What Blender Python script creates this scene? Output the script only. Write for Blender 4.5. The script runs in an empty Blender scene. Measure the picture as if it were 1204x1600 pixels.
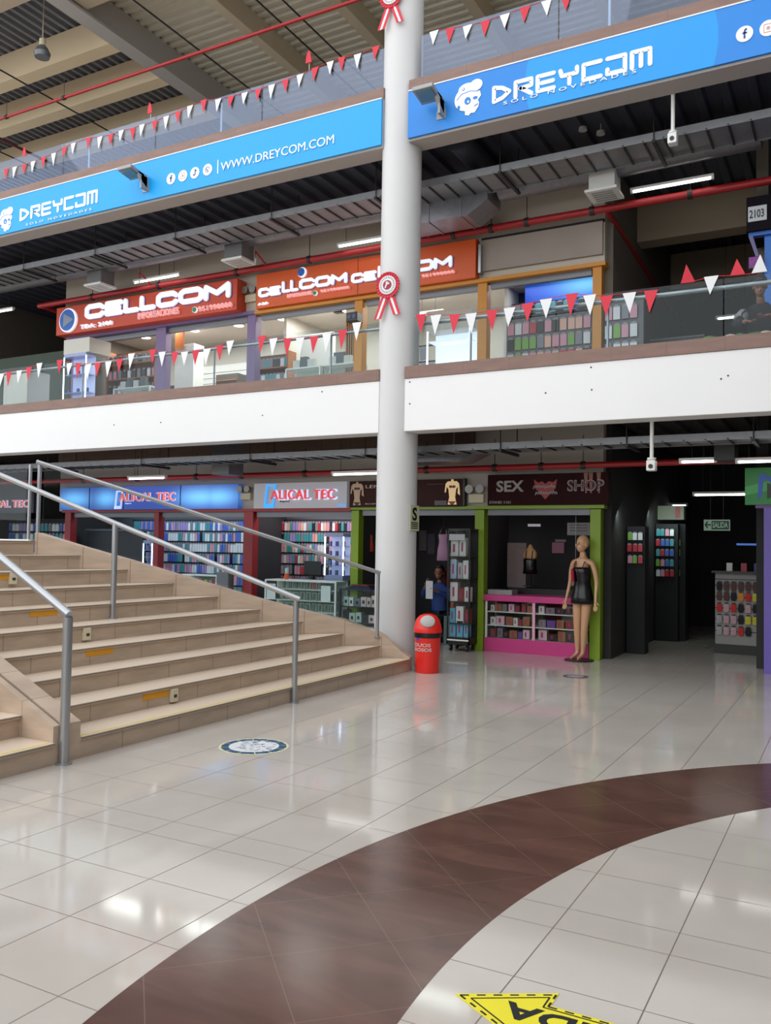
import bpy, bmesh, math, random
from mathutils import Vector, Matrix
random.seed(7)
sc = bpy.context.scene
col = sc.collection
# ------------------------------------------------------------------ camera
FPX, PITCH, ROLL, YAW, CAMZ = 1348.0, .0386, .0165, .4993, 1.5293
cp, sp, cr, sr, cy, sy = math.cos(PITCH), math.sin(PITCH), math.cos(ROLL), math.sin(ROLL), math.cos(YAW), math.sin(YAW)
FW = Vector((-sy*cp, cy*cp, sp)); RT0 = Vector((cy, sy, 0)); UP0 = RT0.cross(FW)
RT = cr*RT0 + sr*UP0; UP = cr*UP0 - sr*RT0
cam = bpy.data.cameras.new('camera'); co = bpy.data.objects.new('camera', cam); col.objects.link(co)
cam.sensor_fit = 'VERTICAL'; cam.sensor_height = 36.0; cam.lens = FPX/1600*36.0; cam.clip_end = 200
co.matrix_world = Matrix(((RT.x, UP.x, -FW.x, 0), (RT.y, UP.y, -FW.y, 0), (RT.z, UP.z, -FW.z, CAMZ), (0, 0, 0, 1)))
sc.camera = co
# ------------------------------------------------------------------ light and exposure
w = bpy.data.worlds.new('sky'); sc.world = w; w.use_nodes = True
wn = w.node_tree.nodes; bgn = wn['Background']
bgn.inputs[0].default_value = (.93, .965, 1, 1); bgn.inputs[1].default_value = 1.7
def area_light(name, loc, size, power, colr=(1, 1, 1), rot=(0, 0, 0)):
    l = bpy.data.lights.new(name, 'AREA'); l.shape = 'RECTANGLE'; l.size, l.size_y = size
    l.energy = power; l.color = colr
    o = bpy.data.objects.new(name, l); col.objects.link(o); o.location = loc; o.rotation_euler = rot
    return o
sun = bpy.data.lights.new('hazy_daylight', 'SUN'); sun.energy = .25; sun.angle = math.radians(35); sun.color = (1, .98, .95)
so = bpy.data.objects.new('hazy_daylight', sun); col.objects.link(so)
so.rotation_euler = Vector((.5, .75, -.60)).to_track_quat('-Z', 'Y').to_euler()
sc.view_settings.view_transform = 'Standard'; sc.view_settings.look = 'None'
sc.view_settings.gamma = 1; sc.view_settings.use_curve_mapping = False
sc.view_settings.exposure = 0.22
# ------------------------------------------------------------------ point on a vertical plane of the building seen at a photo pixel
def onY(px, py, Y):
    d = FW + RT*((px-602)/FPX) - UP*((py-800)/FPX)
    return Vector((0, 0, CAMZ)) + d*(Y/d.y)
# ------------------------------------------------------------------ materials
def s2l(c):
    c = c/255.0
    return c/12.92 if c <= .04045 else ((c+.055)/1.055)**2.4
def rgb(r, g, b): return (s2l(r), s2l(g), s2l(b), 1)
MATS = {}
def mat(name, c, rough=.6, metal=0, emit=0, var=.06, scale=6, ecol=None, spec=None):
    if name in MATS: return MATS[name]
    m = bpy.data.materials.new(name); m.use_nodes = True
    nt = m.node_tree; b = nt.nodes['Principled BSDF']
    b.inputs['Roughness'].default_value = rough; b.inputs['Metallic'].default_value = metal
    if spec is not None: b.inputs['Specular IOR Level'].default_value = spec
    c = rgb(*c)
    if emit:
        b.inputs['Base Color'].default_value = c
        b.inputs['Emission Color'].default_value = rgb(*ecol) if ecol else c
        b.inputs['Emission Strength'].default_value = emit
    elif var:
        tc = nt.nodes.new('ShaderNodeTexCoord'); no = nt.nodes.new('ShaderNodeTexNoise')
        no.inputs['Scale'].default_value = scale; no.inputs['Detail'].default_value = 3
        mp = nt.nodes.new('ShaderNodeMapRange'); mp.inputs[3].default_value = 1-var; mp.inputs[4].default_value = 1+var
        mx = nt.nodes.new('ShaderNodeVectorMath'); mx.operation = 'SCALE'; mx.inputs[0].default_value = c[:3]
        nt.links.new(tc.outputs['Object'], no.inputs['Vector']); nt.links.new(no.outputs['Fac'], mp.inputs[0])
        nt.links.new(mp.outputs[0], mx.inputs['Scale']); nt.links.new(mx.outputs[0], b.inputs['Base Color'])
    else: b.inputs['Base Color'].default_value = c
    MATS[name] = m; return m
def glass_mat(name, tint=(235, 242, 240), refl=1.0, base=.05, gcol=(1, 1, 1, 1)):
    m = bpy.data.materials.new(name); m.use_nodes = True; nt = m.node_tree; nt.nodes.clear()
    o = nt.nodes.new('ShaderNodeOutputMaterial'); t = nt.nodes.new('ShaderNodeBsdfTransparent'); g = nt.nodes.new('ShaderNodeBsdfGlossy')
    t.inputs[0].default_value = rgb(*tint); g.inputs['Roughness'].default_value = .0; g.inputs[0].default_value = gcol
    lw = nt.nodes.new('ShaderNodeLayerWeight'); lw.inputs[0].default_value = .5
    p = nt.nodes.new('ShaderNodeMath'); p.operation = 'POWER'; p.inputs[1].default_value = 4
    q = nt.nodes.new('ShaderNodeMath'); q.operation = 'MULTIPLY_ADD'; q.inputs[1].default_value = .9*refl; q.inputs[2].default_value = base; q.use_clamp = True
    x = nt.nodes.new('ShaderNodeMixShader')
    L = nt.links.new
    L(lw.outputs['Facing'], p.inputs[0]); L(p.outputs[0], q.inputs[0]); L(q.outputs[0], x.inputs[0]); L(t.outputs[0], x.inputs[1]); L(g.outputs[0], x.inputs[2]); L(x.outputs[0], o.inputs[0])
    return m
def math_node(nt, op, *a):
    n = nt.nodes.new('ShaderNodeMath'); n.operation = op
    for i, v in enumerate(a):
        if isinstance(v, (int, float)): n.inputs[i].default_value = v
        else: nt.links.new(v, n.inputs[i])
    return n.outputs[0]
def floor_material():
    m = bpy.data.materials.new('porcelain_floor'); m.use_nodes = True; nt = m.node_tree; b = nt.nodes['Principled BSDF']
    L = nt.links.new; M = lambda op, *a: math_node(nt, op, *a)
    geo = nt.nodes.new('ShaderNodeNewGeometry'); sx = nt.nodes.new('ShaderNodeSeparateXYZ'); L(geo.outputs['Position'], sx.inputs[0])
    x, y = sx.outputs[0], sx.outputs[1]
    def lines(v, off, pitch, wdt):
        f = M('FRACT', M('DIVIDE', M('SUBTRACT', v, off), pitch)); d = M('MINIMUM', f, M('SUBTRACT', 1.0, f))
        return M('LESS_THAN', M('MULTIPLY', d, pitch), wdt)
    W = .0027
    # cut tiles where the two tiled fields meet at x = -2.35 and y = 3.42
    left = M('LESS_THAN', x, -2.16); right = M('SUBTRACT', 1.0, left)
    gx = M('ADD', M('MULTIPLY', left, lines(x, -2.353, .4645, W)), M('MULTIPLY', right, lines(x, -1.985, .4535, W)))
    near = M('LESS_THAN', y, 3.54); far = M('SUBTRACT', 1.0, near)
    gy = M('ADD', M('MULTIPLY', near, lines(y, 2.082, .4540, .0022)), M('MULTIPLY', far, lines(y, 3.657, .4655, .0022)))
    grout = M('MAXIMUM', gx, gy)
    # brown curved band
    def rad(cx_, cy_): return M('SQRT', M('ADD', M('POWER', M('SUBTRACT', x, cx_), 2.0), M('POWER', M('SUBTRACT', y, cy_), 2.0)))
    ro, ri = rad(2.919, 3.036), rad(3.128, 3.05)
    band = M('MULTIPLY', M('LESS_THAN', ro, 5.179), M('GREATER_THAN', ri, 4.455))
    u, v = M('ADD', x, y), M('SUBTRACT', y, x)
    bg = M('MAXIMUM', lines(u, 2.068, .650, .0022), lines(v, 5.25, .662, .0018))
    no = nt.nodes.new('ShaderNodeTexNoise'); no.inputs['Scale'].default_value = 1.8; no.inputs['Detail'].default_value = 6; no.inputs['Distortion'].default_value = .8
    mpv = nt.nodes.new('ShaderNodeMapping'); mpv.inputs['Rotation'].default_value = (0, 0, .8); mpv.inputs['Scale'].default_value = (1, 3.5, 1)
    L(geo.outputs['Position'], mpv.inputs[0]); L(mpv.outputs[0], no.inputs['Vector'])
    rb = nt.nodes.new('ShaderNodeValToRGB'); e = rb.color_ramp.elements
    e[0].position = .3; e[0].color = rgb(80, 55, 47); e[1].position = .75; e[1].color = rgb(104, 74, 64); L(no.outputs['Fac'], rb.inputs[0])
    n2 = nt.nodes.new('ShaderNodeTexNoise'); n2.inputs['Scale'].default_value = 1.3; n2.inputs['Detail'].default_value = 5; L(geo.outputs['Position'], n2.inputs['Vector'])
    rc = nt.nodes.new('ShaderNodeValToRGB'); e = rc.color_ramp.elements
    e[0].position = .35; e[0].color = rgb(182, 174, 165); e[1].position = .7; e[1].color = rgb(192, 184, 175); L(n2.outputs['Fac'], rc.inputs[0])
    def mix(f, a, c):
        n = nt.nodes.new('ShaderNodeMix'); n.data_type = 'RGBA'
        L(f, n.inputs[0])
        for s, i in ((a, 6), (c, 7)):
            if isinstance(s, tuple): n.inputs[i].default_value = s
            else: L(s, n.inputs[i])
        return n.outputs[2]
    cream = mix(grout, rc.outputs[0], rgb(122, 110, 100)); brown = mix(bg, rb.outputs[0], rgb(116, 92, 82))
    L(mix(band, cream, brown), b.inputs['Base Color'])
    L(M('ADD', M('MULTIPLY', band, .10), M('ADD', .075, M('MULTIPLY', M('MULTIPLY', grout, M('SUBTRACT', 1.0, band)), .3))), b.inputs['Roughness'])
    b.inputs['IOR'].default_value = 1.5
    return m
def tile_material(name, c, w_, h_, axis_swap=False, rough=.35, grout=(120, 98, 82), off=.0):
    m = bpy.data.materials.new(name); m.use_nodes = True; nt = m.node_tree; b = nt.nodes['Principled BSDF']
    geo = nt.nodes.new('ShaderNodeNewGeometry'); sx = nt.nodes.new('ShaderNodeSeparateXYZ'); nt.links.new(geo.outputs['Position'], sx.inputs[0])
    M = lambda op, *a: math_node(nt, op, *a)
    def lines(v, pitch):
        f = M('FRACT', M('DIVIDE', M('ADD', v, off), pitch)); d = M('MINIMUM', f, M('SUBTRACT', 1.0, f)); return M('LESS_THAN', M('MULTIPLY', d, pitch), .003)
    v = sx.outputs[1] if not axis_swap else sx.outputs[0]
    g = lines(v, w_)
    if h_: g = M('MAXIMUM', g, lines(sx.outputs[2], h_))
    no = nt.nodes.new('ShaderNodeTexNoise'); no.inputs['Scale'].default_value = 3; no.inputs['Detail'].default_value = 5
    mpv = nt.nodes.new('ShaderNodeMapping'); mpv.inputs['Scale'].default_value = (1, 1, 5); nt.links.new(geo.outputs['Position'], mpv.inputs[0]); nt.links.new(mpv.outputs[0], no.inputs['Vector'])
    r = nt.nodes.new('ShaderNodeValToRGB'); e = r.color_ramp.elements
    e[0].position = .3; e[0].color = rgb(*[k*.93 for k in c]); e[1].position = .7; e[1].color = rgb(*[min(255, k*1.04) for k in c]); nt.links.new(no.outputs['Fac'], r.inputs[0])
    n = nt.nodes.new('ShaderNodeMix'); n.data_type = 'RGBA'; nt.links.new(g, n.inputs[0]); nt.links.new(r.outputs[0], n.inputs[6]); n.inputs[7].default_value = rgb(*grout)
    nt.links.new(n.outputs[2], b.inputs['Base Color']); b.inputs['Roughness'].default_value = rough
    return m
white_p = mat('white_paint', (232, 231, 230), .55, var=.02, scale=1.5)
col_p = mat('column_paint', (205, 204, 203), .45, var=.03, scale=2)
cream_w = mat('cream_wall_paint', (200, 190, 176), .7, var=.04, scale=1)
cream_b = mat('cream_beam_paint', (186, 170, 146), .7, var=.05, scale=1.2)
grey_w = mat('grey_wall_paint', (150, 148, 145), .7, var=.05, scale=.6)
soffit_m = mat('soffit_paint', (172, 164, 158), .7, var=.03, scale=1)
deck_m = mat('galvanised_deck', (150, 150, 154), .5, .35, var=.1, scale=3)
dark_m = mat('dark_panel', (24, 24, 27), .7, var=.1)
black_m = mat('black_plastic', (14, 14, 15), .35, var=0)
galv = mat('galvanised_steel', (140, 142, 145), .45, .5, var=.18, scale=9)
duct_m = mat('duct_foil', (140, 140, 146), .35, .6, var=.25, scale=14)
steel = mat('brushed_steel_rail', (168, 170, 173), .32, .75, var=.03)
redpipe = mat('red_pipe_paint', (168, 34, 38), .4, var=.05)
white_pl = mat('white_plastic', (228, 228, 224), .4, var=.02)
cream_pl = mat('cream_plastic', (206, 196, 168), .5, var=.03)
redp = mat('red_frame_paint', (150, 26, 32), .4, var=.04)
greenp = mat('lime_green_paint', (128, 158, 24), .4, var=.04)
orangep = mat('ochre_orange_paint', (206, 138, 42), .45, var=.04)
purplep = mat('lilac_paint', (120, 100, 142), .45, var=.04)
tubem = mat('fluorescent_tube', (255, 255, 252), .5, emit=4.5)
ledm = mat('cool_led_strip', (205, 220, 255), .5, emit=5)
warmled = mat('warm_led_strip', (255, 246, 225), .5, emit=1.6)
downl = mat('downlight_lens', (255, 252, 240), .5, emit=3)
brown_t = tile_material('brown_curb_tile', (128, 98, 86), .60, 0, True, .4, (108, 84, 76))
beige_t = tile_material('beige_stair_tile', (186, 165, 145), .61, 0, False, .35, (134, 112, 92), .12)
beige_x = tile_material('beige_side_tile', (190, 168, 148), .34, 0, True, .35, (150, 126, 104), .35)
redf = mat('red_pennant_cloth', (205, 38, 58), .6, var=.04)
whitef = mat('white_pennant_cloth', (226, 226, 226), .6, var=.02)
lettw = mat('white_vinyl_letter', (240, 242, 244), .5, var=0)
glass_b = glass_mat('balustrade_glass', (238, 244, 245), .35, .016)
glass_t = glass_mat('top_balustrade_glass', (226, 234, 246), .7, .065, (.74, .82, 1, 1))
glass_c = glass_mat('vitrine_glass', (247, 250, 249), .8, .03)
# ------------------------------------------------------------------ mesh helpers
class MB:
    def __init__(s): s.bm = bmesh.new(); s.mats = []; s.cur = 0
    def m(s, mt):
        if mt not in s.mats: s.mats.append(mt)
        s.cur = s.mats.index(mt); return s
    def _f(s, vs):
        try: f = s.bm.faces.new(vs); f.material_index = s.cur; return f
        except ValueError: return None
    def box(s, x0, y0, z0, x1, y1, z1):
        if x0 > x1: x0, x1 = x1, x0
        if y0 > y1: y0, y1 = y1, y0
        if z0 > z1: z0, z1 = z1, z0
        v = [s.bm.verts.new(p) for p in ((x0,y0,z0),(x1,y0,z0),(x1,y1,z0),(x0,y1,z0),(x0,y0,z1),(x1,y0,z1),(x1,y1,z1),(x0,y1,z1))]
        for f in ((0,3,2,1),(4,5,6,7),(0,1,5,4),(1,2,6,5),(2,3,7,6),(3,0,4,7)): s._f([v[i] for i in f])
        return s
    def prism(s, poly, d):      # poly: list of 3D points (planar), extruded by vector d
        d = Vector(d); a = [s.bm.verts.new(p) for p in poly]; b = [s.bm.verts.new(Vector(p)+d) for p in poly]; n = len(poly)
        s._f(a); s._f(b[::-1])
        for i in range(n): s._f([a[i], b[i], b[(i+1) % n], a[(i+1) % n]])
        return s
    def bar(s, p, q, wd, h, up=(0, 0, 1)):
        p, q = Vector(p), Vector(q); d = (q-p).normalized(); upv = Vector(up); sd = d.cross(upv)
        if sd.length < 1e-4: sd = d.cross(Vector((0, 1, 0)))
        sd.normalize(); u = sd.cross(d)
        s.prism([p+sd*wd/2+u*h/2, p-sd*wd/2+u*h/2, p-sd*wd/2-u*h/2, p+sd*wd/2-u*h/2], q-p); return s
    def tube(s, pts, r, n=12, caps=True):
        pts = [Vector(p) for p in pts]; rings = []
        rr = r if isinstance(r, (list, tuple)) else [r]*len(pts)
        ref = None
        for i, p in enumerate(pts):
            d = (pts[min(i+1, len(pts)-1)]-pts[max(i-1, 0)]).normalized()
            if ref is None: ref = Vector((0, 0, 1)) if abs(d.z) < .9 else Vector((1, 0, 0))
            a = d.cross(ref).normalized(); b = a.cross(d).normalized()
            rings.append([s.bm.verts.new(p+(a*math.cos(t)+b*math.sin(t))*rr[i]) for t in [2*math.pi*k/n for k in range(n)]])
        for i in range(len(rings)-1):
            for k in range(n): s._f([rings[i][k], rings[i][(k+1) % n], rings[i+1][(k+1) % n], rings[i+1][k]])
        if caps: s._f(rings[0]); s._f(rings[-1][::-1])
        return s
    def lathe(s, prof, c=(0, 0, 0), n=32, axis='z', sx=1, sy_=1):
        c = Vector(c); rings = []
        for r, z in prof:
            ring = []
            for k in range(n):
                t = 2*math.pi*k/n; x, y = r*math.cos(t)*sx, r*math.sin(t)*sy_
                p = Vector((x, y, z)) if axis == 'z' else (Vector((x, z, y)) if axis == 'y' else Vector((z, x, y)))
                ring.append(s.bm.verts.new(c+p))
            rings.append(ring)
        for i in range(len(rings)-1):
            for k in range(n): s._f([rings[i][k], rings[i][(k+1) % n], rings[i+1][(k+1) % n], rings[i+1][k]])
        s._f(rings[0][::-1]); s._f(rings[-1]); return s
    def ball(s, c, rx, ry, rz, n=16, m_=10):
        c = Vector(c); prof = [(math.sin(math.pi*i/m_), -math.cos(math.pi*i/m_)) for i in range(m_+1)]
        rings = []
        for r, z in prof:
            r = max(r, 1e-3); rings.append([s.bm.verts.new(c+Vector((rx*r*math.cos(2*math.pi*k/n), ry*r*math.sin(2*math.pi*k/n), rz*z))) for k in range(n)])
        for i in range(m_):
            for k in range(n): s._f([rings[i][k], rings[i][(k+1) % n], rings[i+1][(k+1) % n], rings[i+1][k]])
        return s
    def build(s, name, mt=None, parent=None, smooth=False, bevel=0):
        if mt is not None: s.mats = [mt] + [k for k in s.mats if k is not mt] if not s.mats else s.mats
        bmesh.ops.recalc_face_normals(s.bm, faces=s.bm.faces)
        off = Vector((0, 0, 0)); p = parent
        while p is not None: off += p.location; p = p.parent
        if off.length: bmesh.ops.translate(s.bm, verts=s.bm.verts, vec=-off)
        me = bpy.data.meshes.new(name); s.bm.to_mesh(me); s.bm.free()
        for k in (s.mats or [mt]): me.materials.append(k)
        o = bpy.data.objects.new(name, me); col.objects.link(o)
        if parent is not None: o.parent = parent
        if smooth:
            me.polygons.foreach_set('use_smooth', [True]*len(me.polygons))
            if smooth == 'auto': 
                me.set_sharp_from_angle(angle=math.radians(40))
        if bevel:
            b = o.modifiers.new('bevel', 'BEVEL'); b.width = bevel; b.segments = 2; b.limit_method = 'ANGLE'
        return o
def tag(o, label, cat, group=None, kind=None):
    if label: o['label'] = label
    if cat: o['category'] = cat
    if group: o['group'] = group
    if kind: o['kind'] = kind
    return o
def struct(o): o['kind'] = 'structure'; return o
def thing(name, label, cat, loc=(0, 0, 0), group=None):
    o = bpy.data.objects.new(name, None); o.empty_display_size = .1; col.objects.link(o); o.location = loc
    return tag(o, label, cat, group)
def box(name, b, mt, parent=None, bevel=0, **k):
    return MB().box(*b).build(name, mt, parent, bevel=bevel, **k)
def text_part(txt, X0, Z0, X1, Z1, Y, mt, parent, name='lettering', bold=.0, depth=.012, label=None, spacing=1.0, shear=0):
    cu = bpy.data.curves.new('t', 'FONT'); cu.body = txt; cu.extrude = .01; cu.offset = bold; cu.resolution_u = 3; cu.space_character = spacing; cu.shear = shear
    ob = bpy.data.objects.new('t', cu); me = bpy.data.meshes.new_from_object(ob)
    xs = [v.co.x for v in me.vertices]; ys = [v.co.y for v in me.vertices]; zs = [v.co.z for v in me.vertices]
    ax, bx, ay, by = min(xs), max(xs), min(ys), max(ys)
    off = Vector((0, 0, 0)); p = parent
    while p is not None: off += p.location; p = p.parent
    for v in me.vertices:
        x = X0+(v.co.x-ax)/(bx-ax)*(X1-X0); z = Z0+(v.co.y-ay)/(by-ay)*(Z1-Z0); y = Y - (depth if v.co.z > 0 else 0)
        v.co = Vector((x, y, z))-off
    me.materials.clear(); me.materials.append(mt); me.name = name
    o = bpy.data.objects.new(name, me); col.objects.link(o)
    if parent is not None: o.parent = parent
    bpy.data.objects.remove(ob); bpy.data.curves.remove(cu)
    if label: o['label'] = label
    return o
def textpx(txt, p0, p1, Y, mt, parent, **k):     # p0 lower left, p1 upper right, read off the sign's plane
    a, b = onY(*p0, Y), onY(*p1, Y)
    return text_part(txt, a.x, a.z, b.x, b.z, Y, mt, parent, **k)
def stroke(mb, pts, w_, Y, d, r=True):           # rounded line of a logo, on the plane Y
    for (x0, z0), (x1, z1) in zip(pts, pts[1:]):
        L = math.hypot(x1-x0, z1-z0)
        if L < 1e-6: continue
        nx, nz = -(z1-z0)/L*w_/2, (x1-x0)/L*w_/2
        mb.prism([(x0+nx, Y, z0+nz), (x1+nx, Y, z1+nz), (x1-nx, Y, z1-nz), (x0-nx, Y, z0-nz)], (0, -d, 0))
    if r:
        for i, (x, z) in enumerate(pts):
            mb.prism([(x+w_/2*math.cos(t), Y, z+w_/2*math.sin(t)) for t in [k*math.pi/4 for k in range(8)]], (0, -d-.0004*(i % 2+1), 0))
def disc(mb, x, z, r, Y, d, n=24, rz=None):
    mb.prism([(x+r*math.cos(2*math.pi*k/n), Y, z+(rz or r)*math.sin(2*math.pi*k/n)) for k in range(n)], (0, -d, 0))
ORDS = ['first', 'second', 'third', 'fourth', 'fifth', 'sixth', 'seventh', 'eighth', 'ninth', 'tenth', 'eleventh', 'twelfth', 'thirteenth', 'fourteenth', 'fifteenth', 'sixteenth', 'seventeenth', 'eighteenth', 'nineteenth', 'twentieth']
def ordn(n):                                      # 0-based
    if n < 20: return ORDS[n]
    t, u = divmod(n+1, 10); T = {2: 'twent', 3: 'thirt', 4: 'fort', 5: 'fift', 6: 'sixt'}[t]
    return T+'ieth' if u == 0 else T+'y-'+ORDS[u-1]
def copy_tree(o, loc=None, label=None, group=None, parent=None):
    c = o.copy(); col.objects.link(c); c.parent = parent
    if loc is not None: c.location = loc
    if label: c['label'] = label
    if group: c['group'] = group
    for ch in list(o.children): copy_tree(ch, parent=c)
    return c
# ================================================================== THE SETTING
FY = 9.62          # front plane of the gallery edges
SY = 11.95         # plane of the shop fronts
struct(box('floor', (-30, -10, -.2, 8, 26, 0), floor_material()))
# gallery slabs
for i, (z0, z1, nm) in enumerate(((3.32, 3.50, 'ceiling'), (7.06, 7.2, 'ceiling'))):
    pass
def deck(name, x0, x1, y0, y1, z, along='y', pitch=.30, h=.06, mt=deck_m, th=.12):
    mb = MB(); poly = []
    lo, hi = (x0, x1) if along == 'y' else (y0, y1); k = lo
    prof = []
    while k < hi-1e-6:
        for a, zz in ((0, 0), (.32, 0), (.42, h), (.90, h), (1, 0)):
            v = min(hi, k+a*pitch)
            if not prof or v > prof[-1][0]+1e-6: prof.append((v, z+zz))
        k += pitch
    if along == 'y': pts = [(a, y0, b) for a, b in prof] + [(hi, y0, z+th), (lo, y0, z+th)]; mb.prism(pts, (0, y1-y0, 0))
    else: pts = [(x0, a, b) for a, b in prof] + [(x0, hi, z+th), (x0, lo, z+th)]; mb.prism(pts, (x1-x0, 0, 0))
    return struct(mb.build(name, mt))
ddeck = mat('underfloor_deck', (84, 88, 102), .55, .2, var=.12, scale=3)
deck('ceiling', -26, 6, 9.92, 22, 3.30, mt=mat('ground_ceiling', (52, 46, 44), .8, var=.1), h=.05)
deck('ceiling', -26, 6, 9.92, 22, 7.02, mt=ddeck)
deck('ceiling', -12.3, 6, 9.7, 24, 11.55, 'x', .21, .07, mt=mat('roof_deck_steel', (218, 212, 196), .5, .1, var=.08, scale=2))
deck('ceiling', -26, -12.3, 9.7, 24, 11.55, 'y', .21, .07, mt=mat('roof_deck_dark', (120, 122, 130), .55, .1, var=.08, scale=2))
# floors of the upper galleries
struct(box('floor', (-26, 9.93, 3.43, 6, 22, 3.52), mat('gallery_floor_tile', (190, 180, 168), .2, var=.04)))
struct(box('floor', (-26, 9.93, 7.15, 6, 22, 7.22), mat('gallery_floor_tile', (190, 180, 168), .2)))
# gallery edge beams, left and right of the column
for x0, x1 in ((-26, -5.37), (-5.0, 6)):
    struct(box('trim_1', (x0, FY, 2.97, x1, 9.93, 3.64), white_p, bevel=.008))
    struct(box('trim_2', (x0, FY-.012, 3.64, x1, 9.95, 3.79), brown_t))
    struct(box('trim_3', (x0, FY, 6.69, x1, 9.93, 7.34), soffit_m))
    struct(box('trim_4', (x0, FY-.012, 7.34, x1, 9.95, 7.485), brown_t))
struct(box('trim_5', (-26, 9.7, 11.0, 6, 9.95, 11.7), cream_b))
hs = mat('anchor_hole', (70, 60, 55), .9, var=0)
mb = MB()
for px, py in ((503, 612), (178, 664), (251, 660), (852, 614), (924, 609), (923, 574), (1126, 592), (1137, 587), (640, 631), (410, 649), (640, 597)):
    q = onY(px, py, FY); disc(mb, q.x, q.z, .010, FY+.001, .004, 8)
struct(mb.build('trim_6', hs))
# walls above the shop fronts
struct(box('wall_back', (-13.9, SY, 2.10, -3.08, SY+.15, 3.30), mat('shopfront_wall', (186, 178, 168), .7, var=.05, scale=1)))
struct(box('wall_back', (-13.9, SY, 5.56, -3.08, SY+.15, 7.02), mat('shopfront_wall_upper', (198, 188, 172), .7, var=.05, scale=1)))
bt = tile_material('brown_ceiling_panel', (104, 82, 68), .55, 0, True, .5, (40, 30, 26))
struct(box('trim_7', (-13.9, SY-.06, 2.93, -5.0, SY, 3.30), bt))
# bare panel over the last shop upstairs
pn = mat('bare_plaster_panel', (160, 148, 138), .7, var=.12, scale=2.5)
struct(box('trim_8', (-4.92, SY-.05, 5.66, -3.10, SY, 6.13), pn))
struct(box('trim_8', (-4.92, SY-.06, 6.13, -3.08, SY, 6.16), dark_m))
# outer shell
struct(box('wall_far', (-26, 22, 0, 6, 22.2, 11.7), mat('far_wall', (96, 90, 84), .8, var=.05)))
struct(box('wall_left', (-26.2, -10, 0, -26, 22, 2.2), mat('side_wall', (150, 148, 144), .8, var=.05)))  # unseen wall, cut low so sky light comes in above it
struct(box('wall_right', (6, -10, 0, 6.2, 22, 11.7), grey_w))  # unseen wall added to block sky light from the right
struct(box('wall_front', (-26, -10.2, 0, 6, -10, 2.2), grey_w))  # unseen wall behind the camera, kept low to let sky light in
# slabs added over the right of the atrium, outside the view, to shade it
struct(box('ceiling', (2.2, -10, 3.0, 6, 9.5, 3.6), mat('shade_slab_paint', (200, 198, 194), .7)))
struct(box('ceiling', (1.2, -10, 6.7, 6, 9.5, 7.3), mat('shade_slab_paint', (200, 198, 194), .7)))
# corridor walls on both floors
cw = mat('unlit_corridor_wall', (46, 44, 44), .8, var=.1)  # dark colour stands in for the missing light down the corridors
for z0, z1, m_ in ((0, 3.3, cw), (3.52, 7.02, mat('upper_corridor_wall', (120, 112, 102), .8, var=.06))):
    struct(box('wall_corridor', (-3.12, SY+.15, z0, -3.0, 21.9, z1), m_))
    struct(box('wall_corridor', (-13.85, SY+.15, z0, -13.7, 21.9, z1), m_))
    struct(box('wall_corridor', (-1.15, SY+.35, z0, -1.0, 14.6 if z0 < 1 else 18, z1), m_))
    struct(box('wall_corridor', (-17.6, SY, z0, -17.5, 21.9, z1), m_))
# cross beams of the upstairs corridor
for y in (13.6, 16.4, 19.0):
    struct(box('trim_9', (-3.0, y, 6.35, -.6, y+.35, 7.02), cream_b))
# ------------------------------------------------------------------ roof beams
def ibeam(name, x, wdt, z0, z1, lab, mt=cream_b, flange=True):
    mb = MB().m(mt); mb.box(x-wdt/2, 9.95, z0, x+wdt/2, 22, z0+.05).box(x-wdt*.32, 9.95, z0+.05, x+wdt*.32, 22, z1)
    return tag(mb.build(name, mt), lab, 'beam', 'steel roof beams')
bmt = mat('roof_beam_paint', (200, 186, 162), .6, var=.05, scale=1)
ibeam('roof_beam', -12.25, .34, 10.97, 11.56, 'wide grey-beige roof beam, biggest one, at the upper left', mat('main_beam_paint', (178, 174, 170), .6, var=.05, scale=1))
for x, l in ((-10.0, 'beige roof beam next right of the widest beam'), (-8.05, 'beige roof beam just left of the tall column'), (-5.95, 'roof beam right behind the top of the column'), (-3.9, 'roof beam seen through the glass right of the column'), (-1.8, 'roof beam at the top right corner, above the light truss')):
    ibeam('roof_beam', x, .20, 11.12, 11.56, l, bmt)
cross_l = ['nearest', 'second', 'third', 'farthest']
for i, (y, z) in enumerate(((9.97, 11.0), (11.5, 10.97), (12.85, 10.97), (14.4, 10.97))):
    if i == 0: continue
    tag(box('roof_cross_beam', (-25.9, y, z, -12.42, y+.3, 11.55), mat('cross_beam_cream', (222, 202, 168), .7, var=.05, scale=1.2)), f'cream concrete cross beam under the dark deck, {cross_l[i-1]} of the row left of the wide beam', 'beam', 'cream cross beams at upper left')
tag(box('roof_cross_beam', (-12.08, 10.35, 11.05, -10.1, 10.65, 11.55), cream_b), 'short cream cross beam between wide beam and next beam', 'beam')
# truss bits seen at the top right
tr = thing('roof_truss', 'light steel lattice truss above the top right glass', 'truss', (-2.8, 13.2, 11.2))
mb = MB(); mb.bar((-3.7, 13.2, 11.05), (.5, 13.2, 11.05), .06, .06).bar((-3.7, 13.2, 11.45), (.5, 13.2, 11.45), .06, .06); mb.build('chord', bmt, tr)
mb = MB(); x = -3.7
while x < .3: mb.bar((x, 13.2, 11.05), (x+.3, 13.2, 11.45), .03, .03).bar((x+.3, 13.2, 11.45), (x+.6, 13.2, 11.05), .03, .03); x += .6
mb.build('web_bars', bmt, tr)
# ------------------------------------------------------------------ column
cl = MB().lathe([(.262, 0), (.262, 3.0), (.258, 7.0), (.256, 11.55)], (-5.2, 9.83, 0), 64).build('column', col_p, smooth='auto')
tag(cl, 'tall round light grey concrete column in the middle of the hall', 'column')
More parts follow.
